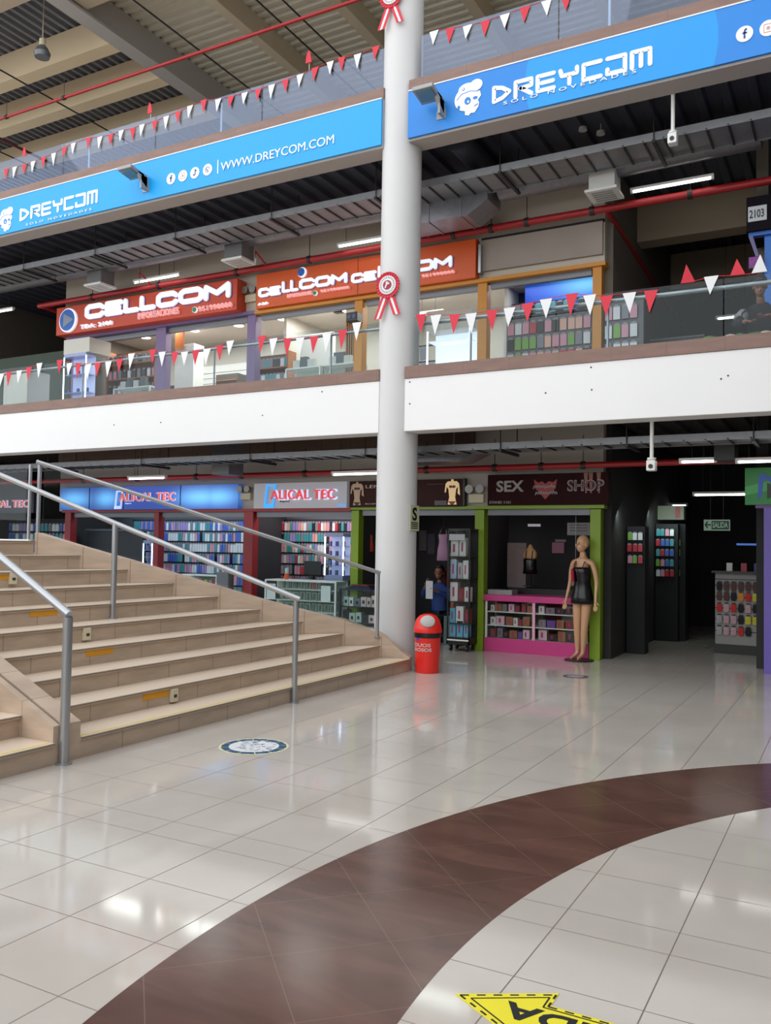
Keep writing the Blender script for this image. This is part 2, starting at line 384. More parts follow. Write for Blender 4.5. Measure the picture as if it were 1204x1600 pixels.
# ================================================================== STAIRS
NX = [-4.79-.34*i for i in range(10)]
EY = [9.45, 9.30, 8.98, 8.602, 8.225, 7.863, 7.494, 7.12, 6.747, 6.42]
RH = .1515
def stair_part(root, n, yl0, yl1, yr0, yr1, x0, x1, last=False):
    z = RH*(n+1); mb = MB()
    mb.prism([(x0, yl0, 0 if n == 0 else z-RH-.03), (x0, yr0, 0 if n == 0 else z-RH-.03), (x1, yr1, 0 if n == 0 else z-RH-.03), (x1, yl1, 0 if n == 0 else z-RH-.03)], (0, 0, z-(0 if n == 0 else z-RH-.03)-.022))
    st = mb.build('step', beige_t, root)
    tb = MB(); tb.prism([(x0+.016, yl0, z-.022), (x0+.016, yr0, z-.022), (x1, yr1, z-.022), (x1, yl1, z-.022)], (0, 0, .022))
    tb.build('tread', mat('tread_tile', (214, 196, 176), .3, var=.04, scale=4), st)
    nb = MB(); nb.box(x0+.012, yl0, z-.014, x0+.022, yr0, z-.004); nb.build('nosing_strip', mat('nosing_metal', (140, 132, 124), .4, .4, var=0), st)
    if n == 0: o = box('tape', (x0-.03, yl0+.02, z, x0-.012, yr0-.02, z+.0015), mat('worn_yellow_tape', (206, 186, 70), .6, var=.15, scale=20), st); o['label'] = 'worn yellow safety tape'
st = thing('staircase', 'wide beige tiled staircase rising to the left beside the column', 'stairs', (-4.79, 6.5, 0))
for n in range(10):
    x0 = NX[n]; x1 = NX[n+1]-.0 if n < 9 else -13.2
    e1 = EY[n+1] if n < 9 else 6.42
    stair_part(st, n, 4.36, 4.36, EY[n], e1, x0, x1)
# far parapet wall following the stair edge
WP = [(-4.79, 9.455, .165), (-4.87, 9.44, .215), (-4.97, 9.40, .31), (-5.13, 9.315, .448), (-5.47, 8.99, .62), (-5.81, 8.612, .735), (-6.15, 8.235, .87), (-6.49, 7.873, 1.015), (-6.83, 7.504, 1.165), (-7.17, 7.13, 1.317), (-7.51, 6.757, 1.46), (-7.85, 6.43, 1.605)]
bm = MB(); n_ = len(WP); Vt = [[bm.bm.verts.new(p) for p in ((x, y, 0), (x, y, z), (x-.03, y+.13, z), (x-.03, y+.13, 0))] for x, y, z in WP]
for a, b in zip(Vt, Vt[1:]):
    for k in range(4): bm._f([a[k], b[k], b[(k+1) % 4], a[(k+1) % 4]])
bm._f(Vt[0]); bm._f(Vt[-1][::-1]); bm.build('side_wall', beige_x, st)
# near parapets with a joint between the two flights
def parapet(root, y0, y1):
    mb = MB(); a = (-4.79, y0, 0)
    mb.prism([(-4.79, y0, 0), (-4.79, y0, .262), (-8.0, y0, .262+.4456*3.21), (-8.0, y0, 0)], (0, y1-y0, 0)); mb.build('side_wall', beige_x, root)
parapet(st, 4.205, 4.36)
s2 = thing('staircase', 'second beige staircase flight at the left edge, nearest the camera', 'stairs', (-4.79, 2.9, 0))
for n in range(10): stair_part(s2, n, 1.2, 1.2, 4.125, 4.125, NX[n], NX[n+1] if n < 9 else -13.2)
parapet(s2, 4.125, 4.178)
# handrails
def rail(name, label, pts, posts, r=.026, pr=.030, ball=True):
    t = thing(name, label, 'handrail', (posts[0][0], posts[0][1], posts[0][2]), 'steel handrails on the stairs')
    MB().tube(pts, r, 16).build('handrail', steel, t, smooth='auto')
    for x, y, z0, z1 in posts:
        p = MB().tube([(x, y, z0), (x, y, z1)], pr, 16).build('post', steel, t, smooth='auto')
        MB().lathe([(pr+.022, z0), (pr+.022, z0+.008), (pr+.004, z0+.014)], (x, y, 0), 20).build('base_flange', steel, p, smooth='auto')
    return t
rail('stair_handrail', 'grey steel handrail at the near end of the stairs, closest to the camera', [(-4.735, 4.185, 1.015), (-5.6, 4.28, 1.40), (-6.8, 4.40, 1.93), (-8.2, 4.5, 2.5)], [(-4.755, 4.19, 0, 1.0), (-8.1, 4.5, 1.5, 2.45)], r=.030, pr=.033)
rail('stair_handrail', 'grey steel handrail running up the middle of the wide stairs', [(-4.71, 6.94, .995), (-6.49, 6.25, 1.71), (-7.68, 5.84, 2.185), (-8.4, 5.6, 2.47)], [(-4.755, 6.945, 0, 1.0), (-6.47, 6.255, .757, 1.70), (-8.35, 5.6, 1.515, 2.44)], r=.027, pr=.028)
g = rail('glass_stair_balustrade', 'steel rail with clear glass along the far side of the stairs, ending at the column', [(-5.11, 9.26, 1.19), (-7.90, 6.46, 2.385)], [(-5.16, 9.30, .40, 1.19), (-7.89, 6.50, 1.52, 2.37)], r=.024, pr=.022)
MB().prism([(-5.22, 9.26, .50), (-7.86, 6.53, 1.63), (-7.86, 6.53, 2.33), (-5.22, 9.26, 1.16)], (.006, .006, 0)).build('glass_panel', glass_b, g)
lg = thing('landing_balustrade', 'glass panel with steel post on the top landing of the stairs', 'balustrade', (-7.95, 6.5, 1.515))
MB().box(-12.5, 6.40, 1.53, -7.97, 6.41, 2.30).build('glass_panel', glass_b, lg)
MB().tube([(-7.94, 6.42, 1.515), (-7.94, 6.42, 2.35)], .018).build('post', steel, lg, smooth='auto')
MB().box(-12.5, 6.39, 1.515, -7.9, 6.42, 1.53).build('bottom_rail', white_pl, lg)
# tape marks and riser sockets
ym = mat('yellow_riser_tape', (214, 150, 30), .6, var=.06)
for i, (n, y0, y1, z0, z1) in enumerate(((1, 5.31, 5.61, .222, .288), (3, 5.32, 5.63, .53, .592), (5, 5.29, 5.59, .835, .895), (7, 5.40, 5.60, 1.14, 1.198))):
    tag(box('warning_tape', (NX[n], y0, z0, NX[n]+.003, y1, z1), ym), f'orange-yellow tape strip on the {["second","fourth","sixth","eighth"][i]} riser from the floor', 'tape', 'tape strips on the risers')
wl = mat('socket_dark', (60, 56, 52), .6, var=0)
for i, (n, y, z) in enumerate(((1, 5.66, .222), (4, 5.62, .68), (7, 5.59+.03, 1.15))):
    t = thing('riser_socket', f'small cream plastic socket box on the {["second","fifth","eighth"][i]} riser from the floor', 'socket', (NX[n], y, z-.05), 'sockets on the risers')
    MB().box(NX[n], y-.038, z-.055, NX[n]+.035, y+.038, z+.055).build('housing', cream_pl, t, bevel=.004)
    MB().box(NX[n]+.034, y-.018, z-.018, NX[n]+.037, y+.018, z+.008).build('slot', wl, t)
# ================================================================== BALUSTRADES OF THE GALLERIES
def gallery_glass(lab, x0, x1, z0, z1, xs, gm=None):
    t = thing('gallery_balustrade', lab, 'balustrade', (x0, FY+.08, z0))
    e = [x0]+xs+[x1]
    for a, b in zip(e, e[1:]): MB().box(a+.006, FY+.07, z0, b-.006, FY+.082, z1).build('glass_panel', gm or glass_b, t)
    return t
def xs_of(pl, Y=FY+.075): return [onY(px, 550, Y).x for px in pl]
g = gallery_glass('clear glass balustrade on the middle gallery, left of the column', -14.5, -5.36, 3.79, 4.42, xs_of((12, 205, 391)))
MB().tube([(-14.5, 9.78, 4.36), (-5.42, 9.78, 4.36)], .022, 12).build('handrail', steel, g, smooth='auto')
for px in (129, 334, 516): x = onY(px, 600, 9.78).x; MB().tube([(x, 9.78, 3.79), (x, 9.78, 4.36)], .014).build('post', steel, g)
g = gallery_glass('clear glass balustrade on the middle gallery, right of the column', -4.92, 4, 3.79, 4.43, xs_of((868, 1130)))
MB().tube([(-4.85, 9.78, 4.36), (3.9, 9.78, 4.36)], .026, 12).build('handrail', steel, g, smooth='auto')
for px in (735, 949): x = onY(px, 540, 9.78).x; MB().tube([(x, 9.78, 3.79), (x, 9.78, 4.36)], .015).build('post', steel, g)
g = gallery_glass('clear glass balustrade on the top gallery, left of the column', -15, -5.36, 7.485, 8.06, xs_of((90, 234, 401)), glass_t)
for px in (140, 345): x = onY(px, 220, 9.78).x; MB().tube([(x, 9.78, 7.485), (x, 9.78, 8.02)], .014).build('post', white_pl, g)
g = gallery_glass('clear glass balustrade on the top gallery, right of the column', -4.88, 4, 7.485, 8.08, xs_of((868,)), glass_t)
x = onY(952, 20, 9.78).x; MB().tube([(x, 9.78, 7.485), (x, 9.78, 8.02)], .016).build('post', white_pl, g)
# ------------------------------------------------------------------ bunting
def bunting(label, pts, first, wd, ht, Y=9.686, cols=None, up=()):
    P = [onY(x, y, Y) for x, y in pts]
    t = thing('pennant_bunting', label, 'bunting', P[0], 'red and white pennant strings')
    MB().tube([Vector((p.x, Y, p.z)) for p in P], .004, 5).build('string', redf, t)
    for i, p in enumerate(P):
        red = (cols[i] == 'r') if cols else ((i % 2 == 0) == first)
        k = random.uniform(.9, 1.1); yy = Y-.004-.01*random.random(); dx = random.uniform(-.015, .015); dy = random.uniform(0, .03)
        mb = MB(); s_ = 1 if i not in up else -1
        mb.prism([(p.x-wd/2, yy, p.z), (p.x+wd/2, yy, p.z), (p.x+dx, yy-dy, p.z-ht*k*s_)], (0, .002, 0)); mb.build('pennant', redf if red else whitef, t)
h = lambda L, ox, oy: [(x/2+ox, y/2+oy) for x, y in L]
bunting('string of red and white pennants on the top gallery glass, left of column', h([(20,528),(47,522),(78,514),(105,505),(138,491),(168,479),(203,460),(230,448),(278,430),(313,428),(347,420),(380,408),(415,400),(445,390),(485,378),(520,364),(558,348),(595,331),(638,313),(683,310),(723,300),(765,290),(808,278),(850,266),(893,249),(938,233),(985,211),(1032,193),(1068,179),(1118,170),(1175,145)], 0, 0), True, .115, .20)
bunting('string of red and white pennants on the top gallery glass, right of column', h([(152,97),(203,88),(257,80),(313,65),(373,45),(437,22),(503,2),(565,-12)], 602, 0), False, .13, .20)
bunting('short string of pennants at the far left of the middle gallery glass', h([(5,368),(30,362),(62,358),(92,348),(125,335)], 0, 400), False, .14, .24)
bunting('string of eight pennants in front of the lit display tower on the middle gallery', h([(188,325),(218,335),(246,335),(277,338),(306,334),(340,330),(375,322),(412,305)], 0, 400), True, .14, .24)
bunting('string of eight pennants below the big left phone shop sign', h([(478,292),(508,300),(547,300),(578,300),(613,295),(648,290),(688,280),(720,265)], 0, 400), True, .14, .23)
bunting('string of eight pennants just left of the column on the middle gallery', h([(820,250),(855,258),(900,258),(938,255),(983,252),(1022,243),(1072,232),(1115,208)], 0, 400), True, .14, .26)
bunting('string of pennants right of the column along the middle gallery glass', h([(112,282),(158,285),(217,283),(268,280),(333,270),(388,262),(445,248),(502,235),(583,218),(638,222),(690,225),(762,215),(830,208)], 602, 350), True, .15, .25)
bunting('pennants flipped up over the handrail at the right end of the middle gallery', h([(945,184),(1018,164),(1100,160),(1168,152)], 602, 350), True, .15, .19, cols='rwrw', up=(0, 2, 3))
for i, (px, py) in enumerate(((38, 238), (234, 170), (482, 90))):
    p = onY(px, py, 9.7); a = p
    mb = MB(); mb.prism([(p.x-.05, 9.7, p.z-.07), (p.x+.05, 9.7, p.z-.07), (p.x+.04, 9.68, p.z+.05), (p.x, 9.69, p.z+.10), (p.x-.04, 9.7, p.z+.03)], (0, .012, 0))
    o_ = thing('small_red_pennant', None, None, (p.x, 9.7, p.z)); mb.build('paper_flag', redf, o_); MB().tube([(p.x, 9.72, p.z+.05), (p.x, 9.72, 8.06)], .004, 6).build('stick', whitef, o_)
    tag(o_, f'small red paper pennant standing on the top gallery rail, {["leftmost","middle","rightmost"][i]} of three', 'pennant', 'paper pennants on the top rail')
# ------------------------------------------------------------------ rosettes on the column
def rosette(x, y, z, s, label):
    t = thing('rosette', label, 'rosette', (x, y, z), 'ribbon rosettes on the column')
    mb = MB(); n = 48
    for k in range(n):
        a0, a1 = 2*math.pi*k/n, 2*math.pi*(k+1)/n; yb = y-(.012 if k % 2 else .022)
        mb.prism([(x+.14*s*math.cos(a0), y, z+.14*s*math.sin(a0)), (x+.21*s*math.cos(a0), yb, z+.21*s*math.sin(a0)), (x+.21*s*math.cos(a1), yb, z+.21*s*math.sin(a1)), (x+.14*s*math.cos(a1), y, z+.14*s*math.sin(a1))], (0, .012, 0))
    mb.build('pleated_rim', redf, t)
    mb = MB(); disc(mb, x, z, .15*s, y, .02, 32); c = mb.build('white_ring', whitef, t)
    mb = MB(); 
    for k in range(26):
        a = 2*math.pi*k/26; r0, r1 = .105*s, .135*s; p, q = (x+r0*math.cos(a), z+r0*math.sin(a)), (x+r1*math.cos(a), z+r1*math.sin(a)); stroke(mb, [p, q], .009*s, y-.02, .002, False)
    mb.build('ring_marks', mat('rosette_ink', (90, 60, 70), .6, var=0), c)
    mb = MB(); disc(mb, x, z, .075*s, y-.02, .006, 24); c2 = mb.build('centre', mat('rosette_centre', (160, 40, 62), .6, var=0), t)
    mb = MB(); stroke(mb, [(x-.03*s, z-.04*s), (x-.01*s, z+.01*s), (x+.035*s, z+.02*s)], .022*s, y-.026, .004); stroke(mb, [(x-.01*s, z+.01*s), (x-.012*s, z+.045*s), (x+.012*s, z+.04*s)], .018*s, y-.026, .004); mb.build('hand_emblem', whitef, c2)
    for sg, L in ((-1, .36), (1, .32)):
        dx = sg*.13*s
        mb = MB().m(redf)
        def q(f, g_): return (x+sg*.045*s+dx*f+g_*s, y+.004-.012*f, z-.17*s-L*s*f)
        for g0, g1, m_ in ((-.065, -.02, redf), (-.02, .02, whitef), (.02, .065, redf)):
            mb.m(m_); mb.prism([q(0, g0), q(0, g1), q(1-(.03 if m_ is whitef else 0), g1), q(1, g0)], (0, -.006, 0))
        mb.build('ribbon', None, t)
a = onY(608, 447, 9.57); rosette(a.x, 9.535, a.z, .80, 'red and white rosette with two striped ribbons at mid height of the column')
a = onY(613, -5, 9.57); rosette(a.x, 9.54, a.z, .80, 'red and white rosette at the very top of the column, cut by the frame')
# ================================================================== CEILING SERVICES
def pipe(name, label, pts, r, clamps=(), group='red sprinkler pipes', mt=redpipe):
    t = thing(name, label, 'pipe', pts[0], group)
    MB().tube(pts, r, 14).build('pipe_run', mt, t, smooth='auto')
    for x, y, z in clamps:
        MB().tube([(x-.03, y, z), (x+.03, y, z)], r+.014, 12).tube([(x, y, z), (x, y, z+.42)], .006, 6).build('hanger_clamp', mat('clamp_dark', (52, 40, 40), .5, var=0), t)
    return t
def sprinkler(x, y, z, t):
    MB().tube([(x, y+.0, z), (x, y-.34, z+.16), (x, y-.34, z+.04)], .016, 8).build('sprinkler_branch', redpipe, t, smooth='auto')
    MB().tube([(x, y-.34, z+.04), (x, y-.34, z-.03)], .014, 8).build('sprinkler_head', white_pl, t)
t = pipe('sprinkler_pipe', 'long red sprinkler pipe over the shop signs on the middle gallery', [(-14.4, 11.72, 6.22), (5, 11.72, 6.22)], .052, [(x, 11.72, 6.22) for x in (-12.9, -11.2, -9.4, -7.9, -5.3, -4.7, -4.15, -3.2, -1.9)])
for x in (-11.35, -8.75, -5.7): sprinkler(x, 11.72, 6.22, t)
MB().tube([(-3.0, 11.72, 6.2), (-3.0, 17.5, 5.9)], .04, 12).build('branch_pipe', redpipe, t)
MB().tube([(-14.3, 11.72, 6.2), (-14.3, 17.5, 5.95)], .04, 12).build('branch_pipe', redpipe, t)
t = pipe('sprinkler_pipe', 'long red sprinkler pipe over the shop signs on the ground floor', [(-17, 11.72, 2.68), (5, 11.72, 2.68)], .042, [(x, 11.72, 2.68) for x in (-13.0, -11.6, -10.2, -9.2, -7.9, -5.7, -4.6, -3.9, -3.3)])
t = pipe('sprinkler_pipe', 'thin red sprinkler pipe under the roof at upper left', [(-20, 10.9, 9.75), (-9.0, 10.9, 9.75), (-4, 10.9, 9.75)], .028, [(x, 10.9, 9.75) for x in (-14.5, -12.9)])
pipe('sprinkler_branch', 'dark red thin pipe running back from the red roof pipe', [(-15.35, 10.9, 9.72), (-15.35, 16, 9.72)], .030, mt=mat('dark_red_pipe', (96, 40, 44), .5))
dkw = mat('dark_conduit', (48, 44, 48), .5)
for i, (x, y0, z, l) in enumerate(((-14.1, 9.9, 10.35, 'thin dark conduit with a bent end under the upper left roof'), (-10.6, 9.8, 10.6, 'dark conduit running beside the widest roof beam'), (-8.95, 10.2, 10.8, 'dark conduit under the ribbed roof left of the column'), (-8.55, 10.2, 10.8, 'second dark conduit under the ribbed roof, nearer the column'), (-16.8, 10.3, 10.2, 'thin dark conduit at the far upper left corner'))):
    tag(MB().tube([(x, y0, z+.25), (x, y0+.05, z), (x, 18, z)], .016, 8).build('conduit', dkw), l, 'conduit')
hr = mat('hanger_rod', (40, 38, 40), .5, var=0)
# cable trays
def tray(label, y0, y1, z, x0, x1, step=.24, hang=(), side=.10):
    t = thing('cable_tray', label, 'cable tray', (x0, y0, z), 'galvanised cable trays')
    MB().box(x0, y0, z, x1, y0+.012, z+side).build('side_rail', galv, t)
    MB().box(x0, y1-.012, z, x1, y1, z+side).build('side_rail', galv, t)
    mb = MB(); x = x0
    while x < x1: mb.box(x, y0, z+.005, x+.022, y1, z+.02); x += step
    r = mb.build('rungs', hr, t); r['kind'] = 'stuff'
    MB().box(x0, y0+.03, z+.022, x1, y1-.03, z+.03).build('tray_floor', galv, t)
    for h_ in hang:
        mb = MB().bar((h_, y0-.04, z-.02), (h_, y1+.14, z-.02), .04, .035).tube([(h_, y0-.02, z-.02), (h_, y0-.02, z+.6)], .007, 6).tube([(h_, y1+.1, z-.02), (h_, y1+.1, z+.6)], .007, 6)
        mb.build('hanger', hr, t)
    return t
tray('galvanised cable tray hanging under the middle gallery ceiling', 10.40, 10.98, 6.42, -20, 5, hang=(-13.2, -11.4, -9.6, -7.7, -5.9, -4.05, -2.1, -.2))
tray('galvanised cable tray hanging under the ground floor ceiling', 10.40, 10.9, 2.79, -20, 5, hang=(-12.4, -10.2, -8.0, -6.0, -4.0, -2.4, -1.0), side=.085)
# air ducts
t = thing('air_duct', 'silver foil air duct behind the cable tray, left of the column', 'air duct', (-15, 11.2, 6.5), 'foil air ducts')
MB().tube([(-15.5, 11.28, 6.62), (-5.6, 11.28, 6.62)], .17, 20).build('duct_run', duct_m, t, smooth='auto')
for x in (-9.0, -12.2):
    MB().box(x-.18, 11.1, 6.22, x+.18, 11.42, 6.5).build('outlet_neck', mat('duct_neck', (120, 120, 122), .6, .2), t)
    g_ = MB().box(x-.21, 11.06, 6.185, x+.21, 11.46, 6.22).build('air_diffuser', white_pl, t); mb = MB()
    for k in range(5): mb.box(x-.16, 11.11+.07*k, 6.178, x+.16, 11.13+.07*k, 6.185)
    mb.build('diffuser_slats', mat('slat_grey', (150, 150, 148), .6, var=0), g_)
t = thing('air_duct', 'boxy galvanised duct elbow just right of the column, middle gallery', 'air duct', (-5.4, 11.2, 6.4), 'foil air ducts')
mb = MB(); mb.prism([(-5.9, 10.95, 6.16), (-4.75, 10.95, 6.16), (-4.45, 10.95, 6.34), (-4.45, 10.95, 6.62), (-5.9, 10.95, 6.40)], (0, .5, 0)); mb.build('elbow', duct_m, t)
for x in (-5.35, -4.85): MB().box(x-.01, 10.94, 6.15, x+.01, 11.46, 6.5).build('seam', galv, t)
t = thing('air_duct', 'dark foil duct with a white square diffuser above the long lamp', 'air duct', (-3, 11.2, 6.5), 'foil air ducts')
MB().tube([(-4.4, 11.30, 6.60), (-1.0, 11.30, 6.66)], .18, 20).build('duct_run', duct_m, t, smooth='auto')
MB().box(-3.08, 11.1, 6.24, -2.74, 11.42, 6.56).build('outlet_neck', white_pl, t)
g_ = MB().box(-3.12, 11.04, 6.21, -2.70, 11.46, 6.245).build('air_diffuser', white_pl, t); mb = MB()
for k in range(5): mb.box(-3.05, 11.10+.07*k, 6.203, -2.77, 11.13+.07*k, 6.21)
mb.build('diffuser_slats', mat('slat_grey', (150, 150, 148), .6), g_)
t = thing('air_duct', 'foil wrapped duct beside the column under the ground floor ceiling', 'air duct', (-5.4, 11.3, 2.8), 'foil air ducts')
MB().prism([(-5.9, 11.05, 2.73), (-4.85, 11.05, 2.73), (-4.55, 11.05, 2.86), (-5.9, 11.05, 2.92)], (0, .45, 0)).build('duct_run', duct_m, t)
for x in (-5.75, -4.95): MB().box(x-.015, 11.04, 2.8, x+.015, 11.05, 3.31).build('hanger_strap', galv, t)
box('duct_box', (-.1-9.15, 11.0, 2.64, -8.95+.05, 11.38, 3.31), mat('duct_neck', (120, 120, 122)), None)
tag(bpy.data.objects['duct_box'], 'grey air outlet box above the white shop sign, ground floor', 'duct outlet')
tag(MB().tube([(-4.55, 10.15, 6.85), (-4.55, 11.9, 6.85)], .16, 20).build('round_duct', mat('dark_duct', (70, 72, 84), .5, .3), smooth='auto'), 'dark round duct under the deck, just right of the column top', 'air duct')
# fluorescent lamps
def lamp(label, x0, x1, y, z, real=0, along='x', grp='fluorescent tube lamps'):
    if y == 11.4: k_ = 11.56/11.4; x0, x1, z, y = x0*k_, x1*k_, CAMZ+(z-CAMZ)*k_, 11.56
    c_ = ((x0+x1)/2, y, z); t = thing('tube_lamp', label, 'lamp', c_, grp)
    zc_ = 3.32 if z < 3 else (5.72 if 12 < y < 14 else 7.04)
    if along == 'x':
        MB().box(x0, y-.035, z+.012, x1, y+.035, z+.045).build('housing', white_pl, t)
        MB().tube([(x0+.04, y, z), (x1-.04, y, z)], .017, 10).build('tube', tubem, t, smooth='auto')
        MB().box(x0, y-.02, z-.02, x0+.03, y+.02, z+.012).box(x1-.03, y-.02, z-.02, x1, y+.02, z+.012).build('end_caps', white_pl, t)
        MB().tube([(x0+.15, y, z+.045), (x0+.15, y, zc_)], .004, 5).tube([(x1-.15, y, z+.045), (x1-.15, y, zc_)], .004, 5).build('suspension', hr, t)
    return t
lamp('lit tube lamp right of the column above the red pipe, middle gallery', -2.60, -1.56, 11.4, 6.255)
lamp('lit tube lamp above the big left shop sign, middle gallery', -11.5, -10.4, 11.4, 6.22)
lamp('lit tube lamp touching the left edge of the column, middle gallery', -7.15, -6.1, 11.4, 6.22)
lamp('lit tube lamp at the left frame edge, middle gallery', -16.2, -14.75, 11.4, 6.12)
lamp('lit tube lamp above the blue sign, ground floor', -11.3, -10.42, 11.2, 2.63)
lamp('lit tube lamp just left of the column, ground floor', -7.05, -6.0, 11.2, 2.60)
lamp('lit tube lamp at the corridor mouth, left of the dark bracket, ground floor', -1.92, -1.48, 11.1, 2.62)
lamp('lit tube lamp at the right frame edge, ground floor', -1.27, -.3, 11.1, 2.60)
lamp('long lit tube lamp deeper inside the right corridor', -2.25, -1.15, 14.2, 2.40)
lamp('short lit tube deep in the right corridor', -3.0, -2.7, 16.5, 2.35)
tag(box('dark_bracket', (-1.5, 11.0, 2.62, -1.27, 11.4, 2.85), mat('bracket_grey', (60, 62, 60), .6)), 'dark square ceiling box between two lit tubes, ground floor', 'ceiling box')
# white sensors on poles hanging from the gallery edge
def pole_sensor(label, px, ytop, ybot, Y):
    a, b = onY(px, ytop, Y), onY(px+1, ybot, Y); t = thing('hanging_camera', label, 'camera', (a.x, Y, a.z), 'white cameras hanging on poles')
    zt = a.z+.12
    MB().tube([(a.x, Y, zt), (a.x, Y, b.z+.14)], .022, 12).build('pole', white_pl, t, smooth='auto')
    MB().lathe([(.05, b.z+.15), (.05, b.z+.13), (.03, b.z+.12)], (a.x, Y, 0), 16).build('collar', white_pl, t)
    MB().box(a.x-.05, Y-.06, b.z, a.x+.05, Y+.05, b.z+.12).build('housing', white_pl, t, bevel=.01)
    MB().tube([(a.x, Y-.06, b.z+.05), (a.x, Y-.066, b.z+.05)], .026, 12).build('lens', black_m, t)
pole_sensor('white camera on a pole hanging below the blue banner at right', 1051, 152, 226, 9.96)
pole_sensor('white camera on a pole hanging under the white gallery edge at right', 1018, 656, 736, 9.96)
# smoke detectors
for i, (px, py) in enumerate(((938, 210), (910, 204))):
    q = onY(px, py, 10.9)
    tag(MB().lathe([(.055, q.z), (.05, q.z+.04)], (q.x, 10.9, 0), 20).tube([(q.x, 10.9, q.z+.03), (q.x, 10.9, 7.05)], .004, 5).build('smoke_detector', white_pl), ['round white smoke detector under the dark deck, the larger right one', 'round white smoke detector under the dark deck, the left one'][i], 'smoke detector', 'smoke detectors under the deck')
# flood lights
def flood(label, px, py):
    q = onY(px, py, 9.36); x, z = q.x, q.z
    t = thing('floodlight', label, 'floodlight', (x, FY, z), 'floodlights over the banner')
    gm = mat('floodlight_grey', (150, 150, 150), .4, .3, var=.03)
    def slab(x0, x1, y0, y1, za, zb, th): return [(x0, y0, za), (x1, y0, za), (x1, y1, zb), (x0, y1, zb)], (0, 0, th)
    MB().prism(*slab(x-.15, x+.13, 9.22, 9.50, z+.03, z-.02, .05)).build('housing', gm, t, bevel=.008)
    MB().prism(*slab(x-.115, x+.095, 9.25, 9.44, z+.021, z-.013, -.006)).build('lens', mat('floodlight_glass', (92, 128, 146), .1, var=0), t)
    MB().box(x+.10, 9.44, z-.20, x+.13, FY, z-.0).box(x+.02, 9.575, z-.21, x+.15, FY, z-.10).prism([(x+.08, 9.36, z+.03), (x+.08, 9.56, z+.03), (x+.08, 9.56, z-.16), (x+.08, 9.46, z-.10)], (.05, 0, 0)).build('bracket', gm, t)
flood('grey floodlight on the corner of the right blue banner beside the column', 668, 150)
flood('grey floodlight above the left blue banner', 205, 272)
t = thing('roof_floodlight', 'bell shaped hanging lamp under the roof at upper left corner', 'lamp', (-13.9, 11, 10.9))
q = onY(66, 80, 10.6); MB().lathe([(.13, q.z-.12), (.15, q.z-.04), (.10, q.z+.06), (.04, q.z+.10)], (q.x, 10.6, 0), 24).build('shade', mat('lamp_shade_grey', (110, 112, 116), .3, .3), t, smooth='auto')
MB().lathe([(.06, q.z+.10), (.06, q.z+.22)], (q.x, 10.6, 0), 16).tube([(q.x, 10.6, q.z+.2), (q.x, 10.6, 11.6)], .01, 6).build('socket', cream_pl, t)
# ================================================================== BANNERS AND SIGNS
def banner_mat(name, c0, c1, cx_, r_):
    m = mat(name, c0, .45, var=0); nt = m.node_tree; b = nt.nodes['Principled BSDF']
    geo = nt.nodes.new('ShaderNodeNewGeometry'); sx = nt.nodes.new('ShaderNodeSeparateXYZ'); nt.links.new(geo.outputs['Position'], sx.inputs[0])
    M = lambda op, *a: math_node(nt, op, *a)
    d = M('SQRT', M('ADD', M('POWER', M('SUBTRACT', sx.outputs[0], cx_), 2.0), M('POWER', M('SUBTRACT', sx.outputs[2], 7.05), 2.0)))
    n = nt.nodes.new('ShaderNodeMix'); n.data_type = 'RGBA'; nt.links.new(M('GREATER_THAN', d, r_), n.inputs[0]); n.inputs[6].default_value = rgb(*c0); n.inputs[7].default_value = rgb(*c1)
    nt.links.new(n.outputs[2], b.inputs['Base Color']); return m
BY = 9.585
bmL = banner_mat('blue_banner_vinyl_left', (4, 158, 232), (4, 158, 232), 0, 1)
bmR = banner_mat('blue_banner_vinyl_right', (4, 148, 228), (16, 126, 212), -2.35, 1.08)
def strokes(t, glyphs, x0, x1, z0, z1, wd, Y=BY, mt=lettw, d=.008, name='lettering'):
    n = len(glyphs); cw_ = (x1-x0)/n
    for i, g in enumerate(glyphs):
        mb = MB()
        for pl in g:
            stroke(mb, [(x0+(i+.13+.72*u)*cw_, z0+v*(z1-z0)) for u, v in pl], wd, Y, d)
        mb.build('letter', mt, t)
Dg = [[(0,.0),(0,1),(.55,.85),(1,.5),(.55,.15),(0,0)]]; Rg = [[(0,0),(0,1),(1,1),(1,.55),(.3,.5)],[(.35,.5),(1,0)]]; Eg = [[(1,1),(0,1),(0,0),(1,0)],[(.25,.5),(.95,.5)]]
Yg = [[(0,1),(.1,.62),(1,.62),(1,1)],[(.55,.62),(.55,0)]]; Cg = [[(1,1),(0,1),(0,0),(1,0)]]; Og = [[(0,.3),(0,0),(1,0),(1,1),(0,1)]]; Mg = [[(0,0),(0,1),(1,1),(1,0)],[(.5,1),(.5,0)]]
